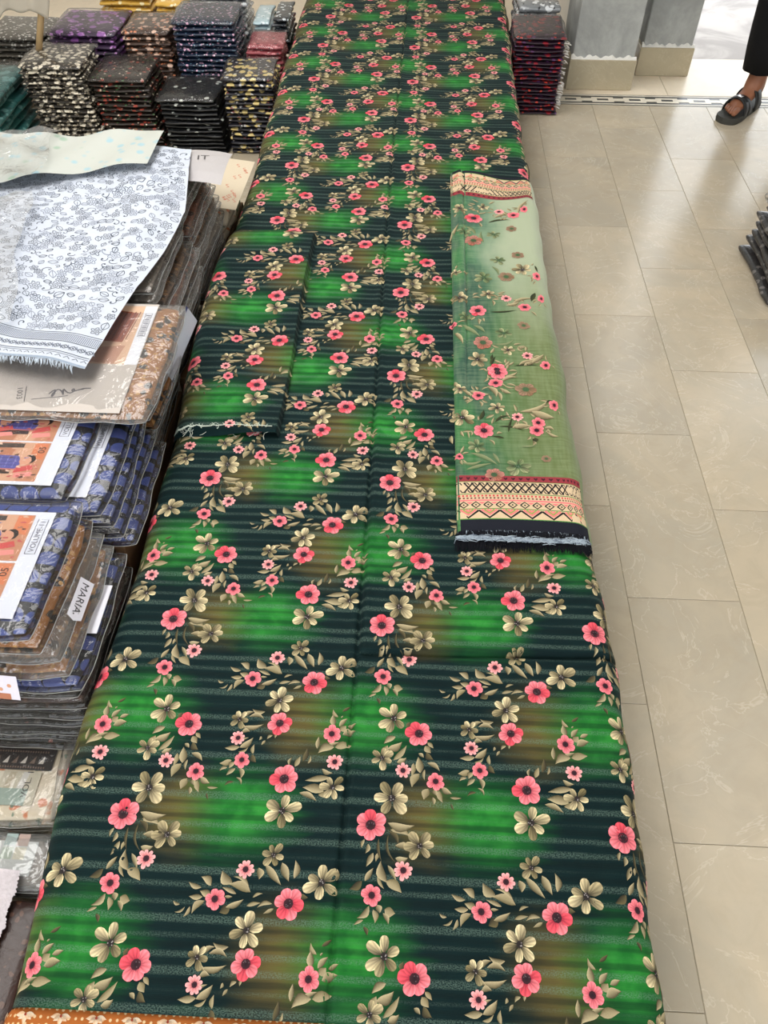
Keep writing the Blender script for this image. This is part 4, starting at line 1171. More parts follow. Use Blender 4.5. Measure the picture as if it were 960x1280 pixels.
# pile A: blue pack with leaflet on top, near
TA = 0.0265
A_specs = [
 # label, right, near, far, mat, film
 ('blue scalloped pack with a two-photo leaflet, topmost of the pile by the brown pack', -.597, .605, .877, 'blue', 'film', 1.0),
 ('tan and black print pack right under the topmost blue leaflet pack', -.582, .600, .860, 'tan', 'film', 1.4),
 ('brown print pack with a tilted lettered tag in its sleeve', -.566, .598, .848, 'brown', 'film_grey', 2.2),
 ('brown print pack in crumpled film under the pack with the lettered tag', -.553, .585, .842, 'tan', 'film_grey', 2.6),
 ('blue scalloped pack with a white card edge, beside the long green fabric', -.535, .575, .844, 'blue', 'film', 1.2),
]
z = 0.452
seed = 200
for k, (lb, xr, ya, yb, m, fl, cr) in enumerate(A_specs):
    z -= TA
    p = near_pack(lb, xr, ya, yb, z, TA, m, fl, leaf_photos() if k == 0 else None, crumple=cr, seed=seed + k, rz=0.0 if k == 0 else rs.uniform(-.03, .03))
    if k == 2:
        q = Pr()
        q.poly([(-.040, -.014), (.036, -.014), (.042, 0), (.036, .014), (-.040, .014)], rgb(206, 204, 214), 0)
        put_text(q, 'MARIA', -.032, -.007, .0135, 0, rgb(44, 42, 48), 2, 1.05)
        q.disc(.030, -.004, .0016, rgb(44, 42, 48), 2, 6)
        c = card('lettered_tag', q, p, 0.0)
        c['label'] = 'pale tag lettered in dark capitals'
        c.location = (WP / 2 + 0.009, -0.015, 0.0165)
        c.rotation_euler = (math.radians(-52), 0, math.radians(-91))
    if k == 4:
        c = bevel_box('card_edge', WP / 2 - .012, WP / 2 + .006, -.04, .06, TA, TA + .0016, plain('white_card', rgb(216, 216, 226), .4, .4, .02), p, 0.0)
nlow = 7
zz = z
tl = (zz - .12) / nlow
for k in range(nlow):
    zz -= tl
    near_pack('black printed pack, ' + ORD[k].replace('topmost', 'first') + ' below the lowest blue pack of the near pile', -.545 + rs.uniform(-.012, .006), .572 + rs.uniform(-.012, .008), .85, zz, tl, 'black' if k != 1 else 'darkbrown', 'film', None, crumple=1.6, seed=230 + k)

plinth(-.83, -.55, .575, .86, .12, 'low wooden bench hidden under the near pile of blue packs')
# small printed card sticking out at the near face of pile A
q = Pr()
q.rect(-.045, -.024, .045, .024, rgb(216, 212, 226), 0)
for k in range(5):
    q.disc(-.03 + k * .015, .004 * (-1) ** k, .004, rgb(204, 150, 120), 1, 6)
q.rect(-.045, -.024, .03, -.012, rgb(176, 112, 84), 1)
root = card('printed_card', q, None, 0)
root.location = (-.662, .5535, .366); root.rotation_euler = (math.radians(66), 0, math.radians(-3))
tag(root, 'small white printed card poking out of the near face of the pile', 'card')

# pile B: behind pile A
B_specs = [
 ('blue scalloped pack with two-photo leaflet, topmost of the pile under the hazy bag', -.632, .898, 1.165, 'blue', 1.0, True),
 ('blue scalloped pack whose leaflet edge shows under the topmost one', -.572, .890, 1.165, 'blue', 1.0, True),
 ('blue scalloped pack third in the pile, clear sleeve edge', -.558, .883, 1.155, 'blue', 1.4, False),
 ('blue scalloped pack fourth in the pile, crumpled sleeve end', -.546, .878, 1.150, 'blue', 1.6, False),
 ('blue scalloped pack lowest in the pile, against the green fabric', -.528, .880, 1.140, 'blue', 1.8, False),
]
z = 0.446
for k, (lb, xr, ya, yb, m, cr, lf) in enumerate(B_specs):
    z -= .025
    near_pack(lb, xr, ya, yb, z, .025, m, 'film', leaf_photos() if lf else None, crumple=cr, seed=260 + k, rz=0.0 if k < 2 else rs.uniform(-.03, .03))
plinth(-.83, -.55, .885, 1.15, z, 'low wooden bench hidden under the second pile of blue packs')

# piles C, D, E: taupe and brown packs along the fabric, under the white cloth
def side_pile(y0, y1, zb, ztop, n, rights, mats, where, seed):
    t = (ztop - zb) / n
    r = random.Random(seed)
    for k in range(n):
        z = ztop - (k + 1) * t
        xr = rights[min(k, len(rights) - 1)] + r.uniform(-.006, .006)
        mt = mats[k % len(mats)]
        near_pack({'tan': 'tan', 'brown': 'brown', 'taupe': 'greyish', 'rust': 'rust brown'}[mt] + ' pack, ' + ORD[k] + (' of the pile ' if k == 0 else ' down in the pile ') + where, xr, y0 + r.uniform(-.012, .008), y1 + r.uniform(-.010, .008), z, t, mt, 'film_grey' if k % 2 else 'film', None,
                  w=.28, crumple=1.0, seed=seed + k, rz=r.uniform(-.02, .02))
    plinth(-.86, -.575, y0 + .004, y1 - .004, zb, 'low wooden bench hidden under the pile ' + where)
side_pile(1.19, 1.45, .22, .452, 9, [-.585, -.575, -.566, -.562, -.562, -.570, -.576, -.580, -.582], ['tan', 'brown', 'taupe', 'rust'], 'just past the blue packs', 300)
side_pile(1.49, 1.79, .22, .488, 11, [-.610, -.600, -.588, -.580, -.576, -.576, -.580, -.590, -.594, -.596], ['taupe', 'taupe', 'brown', 'rust', 'brown'], 'under the middle of the white cloth', 330)
side_pile(1.83, 2.12, .22, .488, 11, [-.625, -.615, -.605, -.598, -.590, -.586, -.586, -.590, -.594, -.596], ['taupe', 'taupe', 'rust', 'rust', 'brown'], 'under the far end of the white cloth', 360)
plinth(-1.25, -.93, 1.19, 2.12, .485, 'wooden bench hidden under the left part of the white cloth')
# open white card and blue edged sheet wedged beside the fabric
q = Pr(); q.rect(-.024, -.10, .024, .13, rgb(186, 190, 202), 0); q.rect(-.024, -.10, -.017, .13, rgb(44, 54, 110), 1)
o = card('wedged_card', q, None, 0); o.location = (-.5605, 1.455, .352); o.rotation_euler = (0, math.radians(66), math.radians(-3))
tag(o, 'white card with a blue edge wedged between the brown pile and the green fabric', 'card')
q = Pr(); q.rect(-.045, -.15, .045, .15, rgb(214, 200, 176), 0)
rq = random.Random(4)
for k in range(16):
    lx, ly = rq.uniform(-.01, .035), rq.uniform(-.13, .12)
    q.stroke([(lx + .006 * math.sin(i * 1.3), ly + i * .004) for i in range(6)], .0022, rgb(206, 112, 84), 1)
o = card('printed_sheet', q, None, 0); o.location = (-.575, 2.26, .345); o.rotation_euler = (0, math.radians(6), math.radians(-2))
tag(o, 'beige sheet with orange marks lying flat beside the far part of the green fabric', 'sheet')
far_stack('beige pack', 'under the orange-marked sheet', -.74, -.585, 2.15, 2.42, .20, .34, 5, M['cream_p'], seed=70, sleeve=False)
plinth(-.74, -.585, 2.15, 2.42, .20, 'low wooden bench hidden under the beige packs')
# pale flap with letters at the far end of the white cloth
q = Pr(); q.rect(-.07, -.09, .07, .09, rgb(186, 182, 184), 0, 4, 4)
put_text(q, 'IT', -.012, .012, .028, math.radians(8), rgb(66, 62, 66), 2)
o = card('sleeve_flap', q, None, 0, curl=-1.2); o.location = (-.600, 2.065, .503); o.rotation_euler = (0, math.radians(3), 0)
tag(o, 'greyish lettered sheet poking out past the far corner of the white cloth', 'sheet')

# top pack of the near brown pile: pale printed sleeve hanging over the blue pack
def leaf_pale(root, w, d, t):
    q = Pr()
    q.rect(-w / 2 + .006, -d / 2 + .004, w / 2 - .05, d / 2 - .004, rgb(196, 188, 182), 0, 4, 4)
    q.rect(w / 2 - .19, -.03, w / 2 - .078, d / 2 - .012, rgb(214, 178, 150), 1)
    q.poly([(w / 2 - .15, .045), (w / 2 - .10, .04), (w / 2 - .088, .14), (w / 2 - .14, .15)], rgb(150, 72, 44), 2)
    for u in range(6):
        q.stroke([(w / 2 - .145 + u * .01, .05), (w / 2 - .135 + u * .01, .145)], .002, rgb(110, 44, 30), 2.4)
    q.poly([(w / 2 - .18, -.02), (w / 2 - .10, -.03), (w / 2 - .09, .03), (w / 2 - .17, .02)], rgb(188, 140, 116), 2)
    q.rect(w / 2 - .078, -.03, w / 2 - .052, d / 2 - .012, rgb(228, 230, 238), 1)
    q.stroke([(w / 2 - .072, .06), (w / 2 - .058, .06), (w / 2 - .058, .14), (w / 2 - .072, .14), (w / 2 - .072, .06)], .001, rgb(70, 70, 90), 2)
    for u in range(16):
        q.stroke([(w / 2 - .070, .064 + u * .0046), (w / 2 - .060, .064 + u * .0046)], .0016 if u % 3 else .0028, rgb(84, 84, 104), 2)
    # scribbled signature
    pts = [(-.02 + .075 * f + .006 * math.sin(26 * f), -.125 + .02 * f + .012 * math.sin(34 * f) * (1 - f)) for f in np.linspace(0, 1, 46)]
    q.stroke(pts, .0032, rgb(96, 92, 98), 2)
    q.stroke([(-.05, -.142), (-.02, -.136), (.0, -.133), (.02, -.128)], .002, rgb(96, 92, 98), 2)
    put_text(q, '1003', -.088, -.112, .011, -math.pi / 2 + .25, rgb(60, 58, 64), 2, 1.2)
    q.stroke([(-.072, -.105), (-.062, -.150)], .0016, rgb(60, 58, 64), 2)
    card('leaflet', q, root, t * .85 + .0004)
p = near_pack('pale leaflet pack with scribble and digits in a hazy bag over the blue pack', -.520, 1.085, 1.44, .454, .026, 'tan', 'film_grey', leaf_pale, w=.37, crumple=2.4, seed=440, tilt=math.radians(1.5))

# low packs at the near left
def leaf_vol(root, w, d, t):
    q = Pr()
    q.rect(-w / 2, d / 2 - .052, w / 2 - .03, d / 2 - .012, rgb(40, 32, 30), 0, 1, 1)
    n = 16
    for i in range(n):
        cx = -w / 2 + .012 + i * .0165
        if cx > w / 2 - .045: break
        q.poly([(cx - .005, d / 2 - .040), (cx + .005, d / 2 - .040), (cx + .005, d / 2 - .026)], rgb(206, 200, 192) if i % 2 else rgb(120, 100, 88), 2)
    for yy in (d / 2 - .047, d / 2 - .018):
        for i in range(50):
            cx = -w / 2 + .003 + i * .0047
            if cx < w / 2 - .032: q.rect(cx, yy - .0016, cx + .0022, yy + .0016, rgb(128, 104, 88), 1)
    q.rect(-w / 2, -d / 2 + .02, w / 2 - .045, d / 2 - .055, rgb(196, 190, 172), 0, 1, 1)
    for i in range(9):
        a = -w / 2 + i * .024
        q.poly([(a, -d / 2 + .02), (a + .012, -d / 2 + .02), (a + .022, d / 2 - .056), (a + .010, d / 2 - .056)], rgb(*[(214, 208, 192), (182, 172, 150), (206, 204, 200)][i % 3]), 1)
    q.poly([(-.03, .0), (-.018, .0), (-.012, .06), (-.02, .072), (-.028, .06)], rgb(50, 34, 28), 2)
    q.rect(-w / 2, -d / 2 + .02, w / 2 - .06, -d / 2 + .05, rgb(150, 168, 158), 2)
    put_text(q, 'VOL. 1', .080, -.034, .011, math.pi / 2, rgb(46, 42, 40), 3, 1.1)
    card('leaflet', q, root, t * .85 + .0004)
t_ = .13 / 5
for k in range(5):
    near_pack('cream leaflet pack with a dark triangle border beside the green fabric' if k == 4 else 'cream pack, ' + ORD[4 - k] + ' in the pile under the dark triangle border', -.600, .424, .560, k * t_, t_, 'cream_p', 'film' if k > 1 else None, leaf_vol if k == 4 else None, w=.28, crumple=2.0, seed=460 + k)
def leaf_grey(root, w, d, t):
    q = Pr()
    q.rect(-w / 2 + .01, -d / 2 + .01, w / 2 - .03, d / 2 - .006, rgb(186, 190, 190), 0)
    for i, cc in enumerate(((160, 176, 160), (200, 196, 176), (150, 170, 168), (176, 150, 140))):
        q.rect(w / 2 - .09 + (i % 2) * .022, .0 + (i // 2) * .022, w / 2 - .07 + (i % 2) * .022, .02 + (i // 2) * .022, rgb(*cc), 1)
    card('leaflet', q, root, t * .85 + .0004)
for k in range(4):
    near_pack('pale grey pack with small colour squares next to the cream leaflet pack' if k == 3 else 'grey pack, ' + ORD[3 - k] + ' in the pile under the small colour squares', -.588, .324, .396, k * .028, .028, 'taupe', 'film_pale' if k > 1 else None, leaf_grey if k == 3 else None, w=.28, crumple=2.2, seed=480 + k)
for k in range(4):
    near_pack('dark brown pack under the white lace trim' if k == 3 else 'dark brown pack, ' + ORD[3 - k] + ' in the pile under the lace trim', -.575, .08, .296, k * .029, .029, 'darkbrown', None, None, w=.26, seed=490 + k)
# white lace trim lying on the dark brown pack
rl = random.Random(6)
V, F = [], []
n = 90
for i in range(n + 1):
    y = .19 + .15 * i / n
    xo = -.628 + .002 * math.sin(i * .2)
    e = rl.uniform(0, .004)
    V += [(xo - .060, y, .124), (xo - .03, y, .128), (xo + e, y + rl.uniform(-.001, .001), .1225)]
    if i:
        a = 3 * (i - 1); b = 3 * i
        F += [(a, a + 1, b + 1, b), (a + 1, a + 2, b + 2, b + 1)]
o = mesh_obj('lace_trim', V, F, plain('white_lace', rgb(214, 206, 212), .8, .2, .2, 140, .4))
tag(o, 'white frayed lace trim lying on the dark brown pack', 'lace')

# ------------------------------------------------------------------ white printed cloth over the brown piles
WXR = interp([1.12, 1.159, 1.30, 1.439, 1.62, 1.804, 1.97, 2.128, 2.2], [-.665, -.650, -.640, -.627, -.600, -.588, -.612, -.638, -.645])
def S_white(s, t):
    """s 0..1 from left to right, t 0..1 from the near border to the far edge"""
    s = np.asarray(s, float); t = np.asarray(t, float)
    ynear = 1.160 + (1 - s) * 0.58 * 0.32 - 0.02 * np.sin(np.pi * s * 1.0) + 0.012 * np.sin(7 * s)
    yfar = 2.128 - 0.02 * (1 - s) - 0.10 * smooth01((0.55 - s) / 0.4)
    y = ynear + (yfar - ynear) * t
    xr = WXR(y)
    x = -1.20 + (xr + 1.20) * s
    z = 0.514 + 0.006 * np.sin(9 * x + 7 * y) + 0.004 * np.sin(23 * x - 11 * y)
    for (px_, py_, an, am, ln) in ((-.72, 1.62, .9, .008, .20), (-.80, 1.86, .5, .008, .16), (-.70, 1.93, .7, .009, .14), (-.92, 1.6, 1.2, .006, .2), (-.78, 1.42, .3, .005, .16)):
        u = (x - px_) * math.cos(an) + (y - py_) * math.sin(an); v = -(x - px_) * math.sin(an) + (y - py_) * math.cos(an)
        z = z + am * np.exp(-(v / .014) ** 2) * np.exp(-(u / ln) ** 2)
    z = z - 0.016 * smooth01((s - 0.86) / 0.14) * (0.7 + 0.3 * np.sin(8 * y))
    z = z + 0.010 * smooth01((0.12 - t) / 0.12) * smooth01((s - .2) / .3)
    return np.stack([x, y, z], -1)
WW, WD = 0.58, 0.95
def S_whiteM(s, t):
    return S_white(np.asarray(s, float) / WW, np.asarray(t, float) / WD)
M['white_cloth'] = plain('white_cotton', rgb(200, 207, 220), .85, .15, .03, 60)
pr = Pr()
rw = random.Random(17)
INK = rgb(74, 82, 98); INK2 = rgb(124, 132, 150)
def ring(cx, cy, r, n, lob, amp, ph):
    return [(cx + r * (1 + amp * math.cos(lob * a + ph)) * math.cos(a), cy + r * (1 + amp * math.cos(lob * a + ph)) * math.sin(a)) for a in np.linspace(0, 2 * math.pi, n)]
pts = []
tries = 0
while len(pts) < 760 and tries < 26000:
    tries += 1
    s_, t_ = rw.uniform(.02, WW - .012), rw.uniform(.115, WD - .015)
    if all((s_ - a) ** 2 + (t_ - b) ** 2 > .0185 ** 2 for a, b in pts): pts.append((s_, t_))
for k, (cx, cy) in enumerate(pts):
    q = rw.random(); ink = INK if rw.random() < .55 else INK2
    r = rw.uniform(.0085, .0125)
    if q < .45:    # open blossom
        lob = rw.choice((5, 6)); ph = rw.uniform(0, 6)
        pr.stroke(ring(cx, cy, r, 31, lob, .26, ph), .0014, ink, 1)
        pr.stroke(ring(cx, cy, r * .5, 21, lob, .25, ph + 1), .0012, ink, 1)
        pr.disc(cx, cy, r * .16, ink, 1, 6)
    elif q < .75:  # leaf with a vein
        a = rw.uniform(0, 6.28); L = r * 2.1
        ca, sa = math.cos(a), math.sin(a)
        for sg in (1, -1):
            pr.stroke([(cx + (f - .5) * L * ca - sg * .32 * L * math.sin(math.pi * f) * sa, cy + (f - .5) * L * sa + sg * .32 * L * math.sin(math.pi * f) * ca) for f in np.linspace(0, 1, 8)], .0014, ink, 1)
        pr.stroke([(cx - .5 * L * ca, cy - .5 * L * sa), (cx, cy), (cx + .5 * L * ca, cy + .5 * L * sa)], .0011, ink, 1)
    else:          # curling stem
        a = rw.uniform(0, 6.28)
        pr.stroke([(cx + r * f * 1.4 * math.cos(a + 3.6 * f), cy + r * f * 1.4 * math.sin(a + 3.6 * f)) for f in np.linspace(.1, 1, 12)], .0017, ink, 1)
        pr.disc(cx, cy, .0026, ink, 1, 6)
for (b, w_) in ((.100, .0018), (.094, .0012), (.066, .0020), (.030, .0018), (.024, .0012)):
    pr.stroke([(f, b) for f in np.linspace(0.002, WW - .002, 60)], w_, INK, 1)
for i in range(150):
    f = (i + .5) / 150 * WW
    pr.stroke([(f, .092), (f, .081), (f, .069)], .0015, INK2, 1)
for i in range(34):
    f = (i + .5) / 34 * WW
    h = .25 / 34 * WW
    pr.stroke(ring(f, .048, .0058, 13, 4, .2, 0), .0019, INK, 1)
    pr.disc(f, .048, .0022, INK, 1, 6)
    pr.stroke([(f + 2 * h - .004, .056), (f + 2 * h, .048), (f + 2 * h + .004, .040)], .0018, INK2, 1)
    pr.stroke([(f - .006, .014), (f, .020), (f + .006, .014)], .0016, INK, 1)
pr.rect(.001, .0005, WW - .001, .0065, rgb(150, 164, 182), .5, 60, 1)
wc = printed_cloth('printed_cloth', S_whiteM, np.linspace(0, WW, 70), np.linspace(0, WD, 110), M['white_cloth'], pr)
tag(wc, 'white cotton cloth with fine grey outline flowers and a border, spread over the brown piles', 'cloth')
V, F, C = [], [], []
for i in range(420):
    s_ = rf.uniform(.02, .96) * WW
    a = S_whiteM(np.array([s_]), np.array([0.002]))[0]
    L = rf.uniform(.004, .016)
    yarn(a, (a[0] + rf.uniform(-.004, .004), a[1] - L, a[2] - rf.uniform(.003, .012)), .0011, (*rgb(196, 208, 222), 1))
o = mesh_obj('frayed_hem', V, F, M['fray'], wc, None, C, False)
tag(o, kind='stuff')

# pale printed cloth behind it, and loose plastic bags on top
def sheet(name, x0, x1, y0, y1, zf, mat, edge=lambda u, v: (0, 0), nx=26, ny=26):
    V, F = [], []
    for j in range(ny + 1):
        for i in range(nx + 1):
            u, v = i / nx, j / ny
            ex, ey = edge(u, v)
            x, y = x0 + (x1 - x0) * u + ex, y0 + (y1 - y0) * v + ey
            V.append((x, y, zf(x, y)))
    w = nx + 1
    F = [(j * w + i, j * w + i + 1, (j + 1) * w + i + 1, (j + 1) * w + i) for j in range(ny) for i in range(nx)]
    return mesh_obj(name, V, F, mat)
t = NT('pale_green_print')
v = t.objvec(False)
vo = t.voro(v, 26.0); vo2 = t.voro(v, 18.0)
c = t.mix(t.math('SUBTRACT', 1.0, t.ramp(vo.outputs[0], .16, .34)), rgb(192, 196, 190), rgb(160, 192, 202))
c = t.mix(t.math('SUBTRACT', 1.0, t.ramp(vo2.outputs[0], .10, .26)), c, rgb(158, 182, 164))
M['pale_print'] = t.base(c, .6, .3)
coat(t, .4)
o = sheet('printed_cloth', -1.25, -.72, 1.86, 2.155, lambda x, y: .536 + .005 * math.sin(22 * x + 9 * y) + .004 * math.sin(40 * x - 18 * y), M['pale_print'],
          lambda u, v: (0, (-.02 * math.sin(5 * u) + -.0 + .10 * u * (1 - v))))
tag(o, 'pale greenish cloth with faint blue leaves at the back of the white cloth', 'cloth')
o = sheet('plastic_bag', -1.22, -.835, 1.27, 1.80, lambda x, y: .545 + .008 * math.sin(31 * x + 17 * y) * math.sin(23 * y - 9 * x) + .004 * math.sin(70 * x + 40 * y), M['film_pale'],
          lambda u, v: (-.14 * v * u + .012 * math.sin(9 * v), .02 * math.sin(7 * u)), 34, 40)
tag(o, 'empty crumpled clear bag lying on the white outline-flower cloth', 'plastic bag')
o = sheet('plastic_bag', -1.30, -.985, 1.84, 2.12, lambda x, y: .558 + .009 * math.sin(27 * x + 19 * y) * math.sin(29 * y - 11 * x) + .004 * math.sin(64 * x + 50 * y), M['film_pale'],
          lambda u, v: (.02 * math.sin(6 * v), .02 * math.sin(8 * u)), 30, 30)
tag(o, 'hazy crumpled bag lying on the pale greenish cloth', 'plastic bag')

# film lying between the near packs and the fabric edge
V, F = [], []
n = 40
for i in range(n + 1):
    y = .40 + .155 * i / n
    for j in range(7):
        u = j / 6
        x = -.612 + .07 * u
        V.append((x + .004 * math.sin(30 * y + j), y, .136 + .03 * math.sin(math.pi * u) + .006 * math.sin(47 * y + 1.7 * j) + .06 * u))
    if i:
        for j in range(6):
            a = 7 * (i - 1) + j
            F.append((a, a + 1, a + 8, a + 7))
o = mesh_obj('plastic_wrapper', V, F, M['film_grey'])
tag(o, 'strip of crinkled clear wrapper between the low cream packs and the green fabric', 'wrapper')

# ------------------------------------------------------------------ stick and beige cloth at the far left
M['stick'] = plain('pale_wood', rgb(186, 158, 116), .55, .3, .15, 30)
o = mesh_obj('wooden_stick', *tube([(-1.528, 3.300, .340), (-1.475, 3.310, .475), (-1.40, 3.330, .66), (-1.388, 3.333, .69)], .0125, 10), M['stick'])
tag(o, 'pale wooden stick standing on the black and white blossom stack', 'stick')
M['beige'] = plain('beige_cloth', rgb(182, 174, 160), .85, .2, .08, 20)
V, F = [], []
nx, ny = 44, 30
for j in range(ny + 1):
    for i in range(nx + 1):
        u, v = i / nx, 1.4 * j / ny
        f = min(v, 1.0)                         # up the front, over the tip of the stick, down the back
        x = -1.84 + (-1.445 + .10 * f + 1.84) * u
        sag = .16 * max(0.0, -1.388 - x)
        hem = .462 + .014 * math.sin(9 * u + 1.2) + .010 * math.sin(23 * u) + .012 * u
        zt = .7045 - sag
        z = hem + (zt - hem) * (1 - (1 - f) ** 1.0) if v <= 1 else zt - (v - 1) * .45
        k = max(0.0, (f - .84) / .16)
        y = 3.280 + .053 * k * k + (.009 * math.sin(19 * u + 1.3 * v) + .004 * math.sin(41 * u + 2 * v)) * (1 - k) + max(0.0, v - 1) * .10
        V.append((x, y, z))
w = nx + 1
F = [(j * w + i, j * w + i + 1, (j + 1) * w + i + 1, (j + 1) * w + i) for j in range(ny) for i in range(nx)]
o = mesh_obj('hanging_cloth', V, F, M['beige'])
md = o.modifiers.new('thick', 'SOLIDIFY'); md.thickness = .003
tag(o, 'crumpled beige cloth draped over the wooden stick above the far stacks', 'cloth')

# ------------------------------------------------------------------ person at the doorway
M['skin'] = plain('skin', rgb(140, 92, 68), .5, .35, .06, 40)
M['trouser'] = plain('black_cotton', rgb(16, 16, 18), .85, .2, .2, 60, .2)
M['tunic'] = plain('charcoal_cotton', rgb(34, 34, 38), .85, .2, .15, 60, .2)
M['hair'] = plain('black_hair', rgb(20, 17, 15), .6, .3, .2, 90)
M['sandal'] = plain('black_leather', rgb(22, 23, 24), .45, .4, .15, 60)
M['sole'] = plain('sandal_sole', rgb(62, 62, 58), .7, .3, .1, 50)
M['buckle'] = plain('buckle_metal', rgb(190, 190, 192), .25, .6, Metallic=1.0)
FA = math.radians(226.5)              # the way the person faces
Rz = Matrix.Rotation(FA, 4, 'Z')
PO = Vector((1.485, 3.735, 0))        # under the right ankle
def W(fwd, left, up):                 # person's frame -> world
    return PO + Rz @ Vector((fwd, left, up))
J = {}
def joint(n, f, l, u, r): J[n] = (Vector((f, l, u)), r)
hipz, L2 = .90, .24
joint('pelvis', .03, L2 / 2, .96, (.13, .10)); joint('belly', .03, L2 / 2, 1.10, (.13, .10)); joint('chest', .03, L2 / 2, 1.30, (.155, .11)); joint('neckb', .02, L2 / 2, 1.47, (.06, .06)); joint('neck', .03, L2 / 2, 1.54, (.052, .052))
joint('jaw', .055, L2 / 2, 1.60, (.062, .072)); joint('skull', .04, L2 / 2, 1.68, (.078, .095)); joint('crown', .03, L2 / 2, 1.755, (.055, .065))
E_ = [('pelvis', 'belly'), ('belly', 'chest'), ('chest', 'neckb'), ('neckb', 'neck'), ('neck', 'jaw'), ('jaw', 'skull'), ('skull', 'crown')]
joint('nose', .150, L2 / 2, 1.655, (.012, .012)); E_.append(('skull', 'nose'))
for sd, l0, sg, df in (('r', 0.0, -1, 0.0), ('l', L2, 1, -.30)):
    joint('hip' + sd, .03, L2 / 2 + sg * .09, .88, (.088, .088)); joint('knee' + sd, .055 + df * .45, l0, .49, (.058, .058)); joint('calf' + sd, .01 + df * .75, l0, .33, (.056, .056)); joint('ankle' + sd, df, l0, .10, (.036, .036))
    joint('heel' + sd, -.035 + df, l0, .055, (.034, .030)); joint('instep' + sd, .075 + df, l0, .062, (.040, .030)); joint('ball' + sd, .145 + df, l0, .045, (.044, .020))
    E_ += [('pelvis', 'hip' + sd), ('hip' + sd, 'knee' + sd), ('knee' + sd, 'calf' + sd), ('calf' + sd, 'ankle' + sd), ('ankle' + sd, 'heel' + sd), ('ankle' + sd, 'instep' + sd), ('instep' + sd, 'ball' + sd)]
    for k in range(5):                 # big toe on the inner side
        q = l0 - sg * (.030 - .0155 * k)
        ln = (.215, .212, .203, .192, .178)[k]; rr = (.0135, .0095, .009, .0088, .008)[k]
        n1, n2 = f'toe{sd}{k}a', f'toe{sd}{k}b'
        joint(n1, ln - .035 + df, q, .048, (rr, rr)); joint(n2, ln + df, q - sg * .002 * k, .043, (rr * .9, rr * .85))
        E_ += [('ball' + sd, n1), (n1, n2)]
    joint('shoulder' + sd, .02, L2 / 2 + sg * .185, 1.42, (.062, .062)); joint('elbow' + sd, -.02, L2 / 2 + sg * .25, 1.14, (.043, .043)); joint('wrist' + sd, .10, L2 / 2 + sg * .26, .90, (.028, .024)); joint('palm' + sd, .13, L2 / 2 + sg * .255, .83, (.036, .018))
    E_ += [('chest', 'shoulder' + sd), ('shoulder' + sd, 'elbow' + sd), ('elbow' + sd, 'wrist' + sd), ('wrist' + sd, 'palm' + sd)]
    for k in range(4):
        o1 = (-.027 + .018 * k)
        n1, n2 = f'fin{sd}{k}a', f'fin{sd}{k}b'
        joint(n1, .15 + o1 * .7, L2 / 2 + sg * .25, .785 - .004 * k, (.0085, .0085)); joint(n2, .155 + o1 * .9, L2 / 2 + sg * .236, .742 - (.004, .010, .006, -.004)[k], (.007, .007))
        E_ += [('palm' + sd, n1), (n1, n2)]
    joint('thumb' + sd, .168, L2 / 2 + sg * .238, .845, (.010, .010)); joint('thumbt' + sd, .185, L2 / 2 + sg * .228, .805, (.008, .008)); E_ += [('palm' + sd, 'thumb' + sd), ('thumb' + sd, 'thumbt' + sd)]
    joint('ear' + sd, .03, L2 / 2 + sg * .083, 1.66, (.012, .02)); E_.append(('skull', 'ear' + sd))
def skinned(name, names, edges, mat, parent=None, root='pelvis', grow=None, sub=1):
    me = bpy.data.meshes.new(name)
    ix = {n: i for i, n in enumerate(names)}
    me.from_pydata([tuple(J[n][0]) for n in names], [(ix[a], ix[b]) for a, b in edges], [])
    me.materials.append(mat)
    o = bpy.data.objects.new(name, me); col.objects.link(o); o.parent = parent
    m = o.modifiers.new('skin', 'SKIN'); m.use_smooth_shade = True; m.branch_smoothing = .3
    for n in names:
        sv = me.skin_vertices[0].data[ix[n]]
        r = J[n][1] if grow is None else grow(n)
        sv.radius = r; sv.use_root = (n == root)
    o.modifiers.new('sub', 'SUBSURF').levels = sub
    o.modifiers['sub'].render_levels = sub
    return o
person = skinned('person', list(J), E_, M['skin'])
person.location = PO; person.rotation_euler = (0, 0, FA)
tag(person, 'person in black trousers and black strap sandals stepping in at the doorway', 'person')
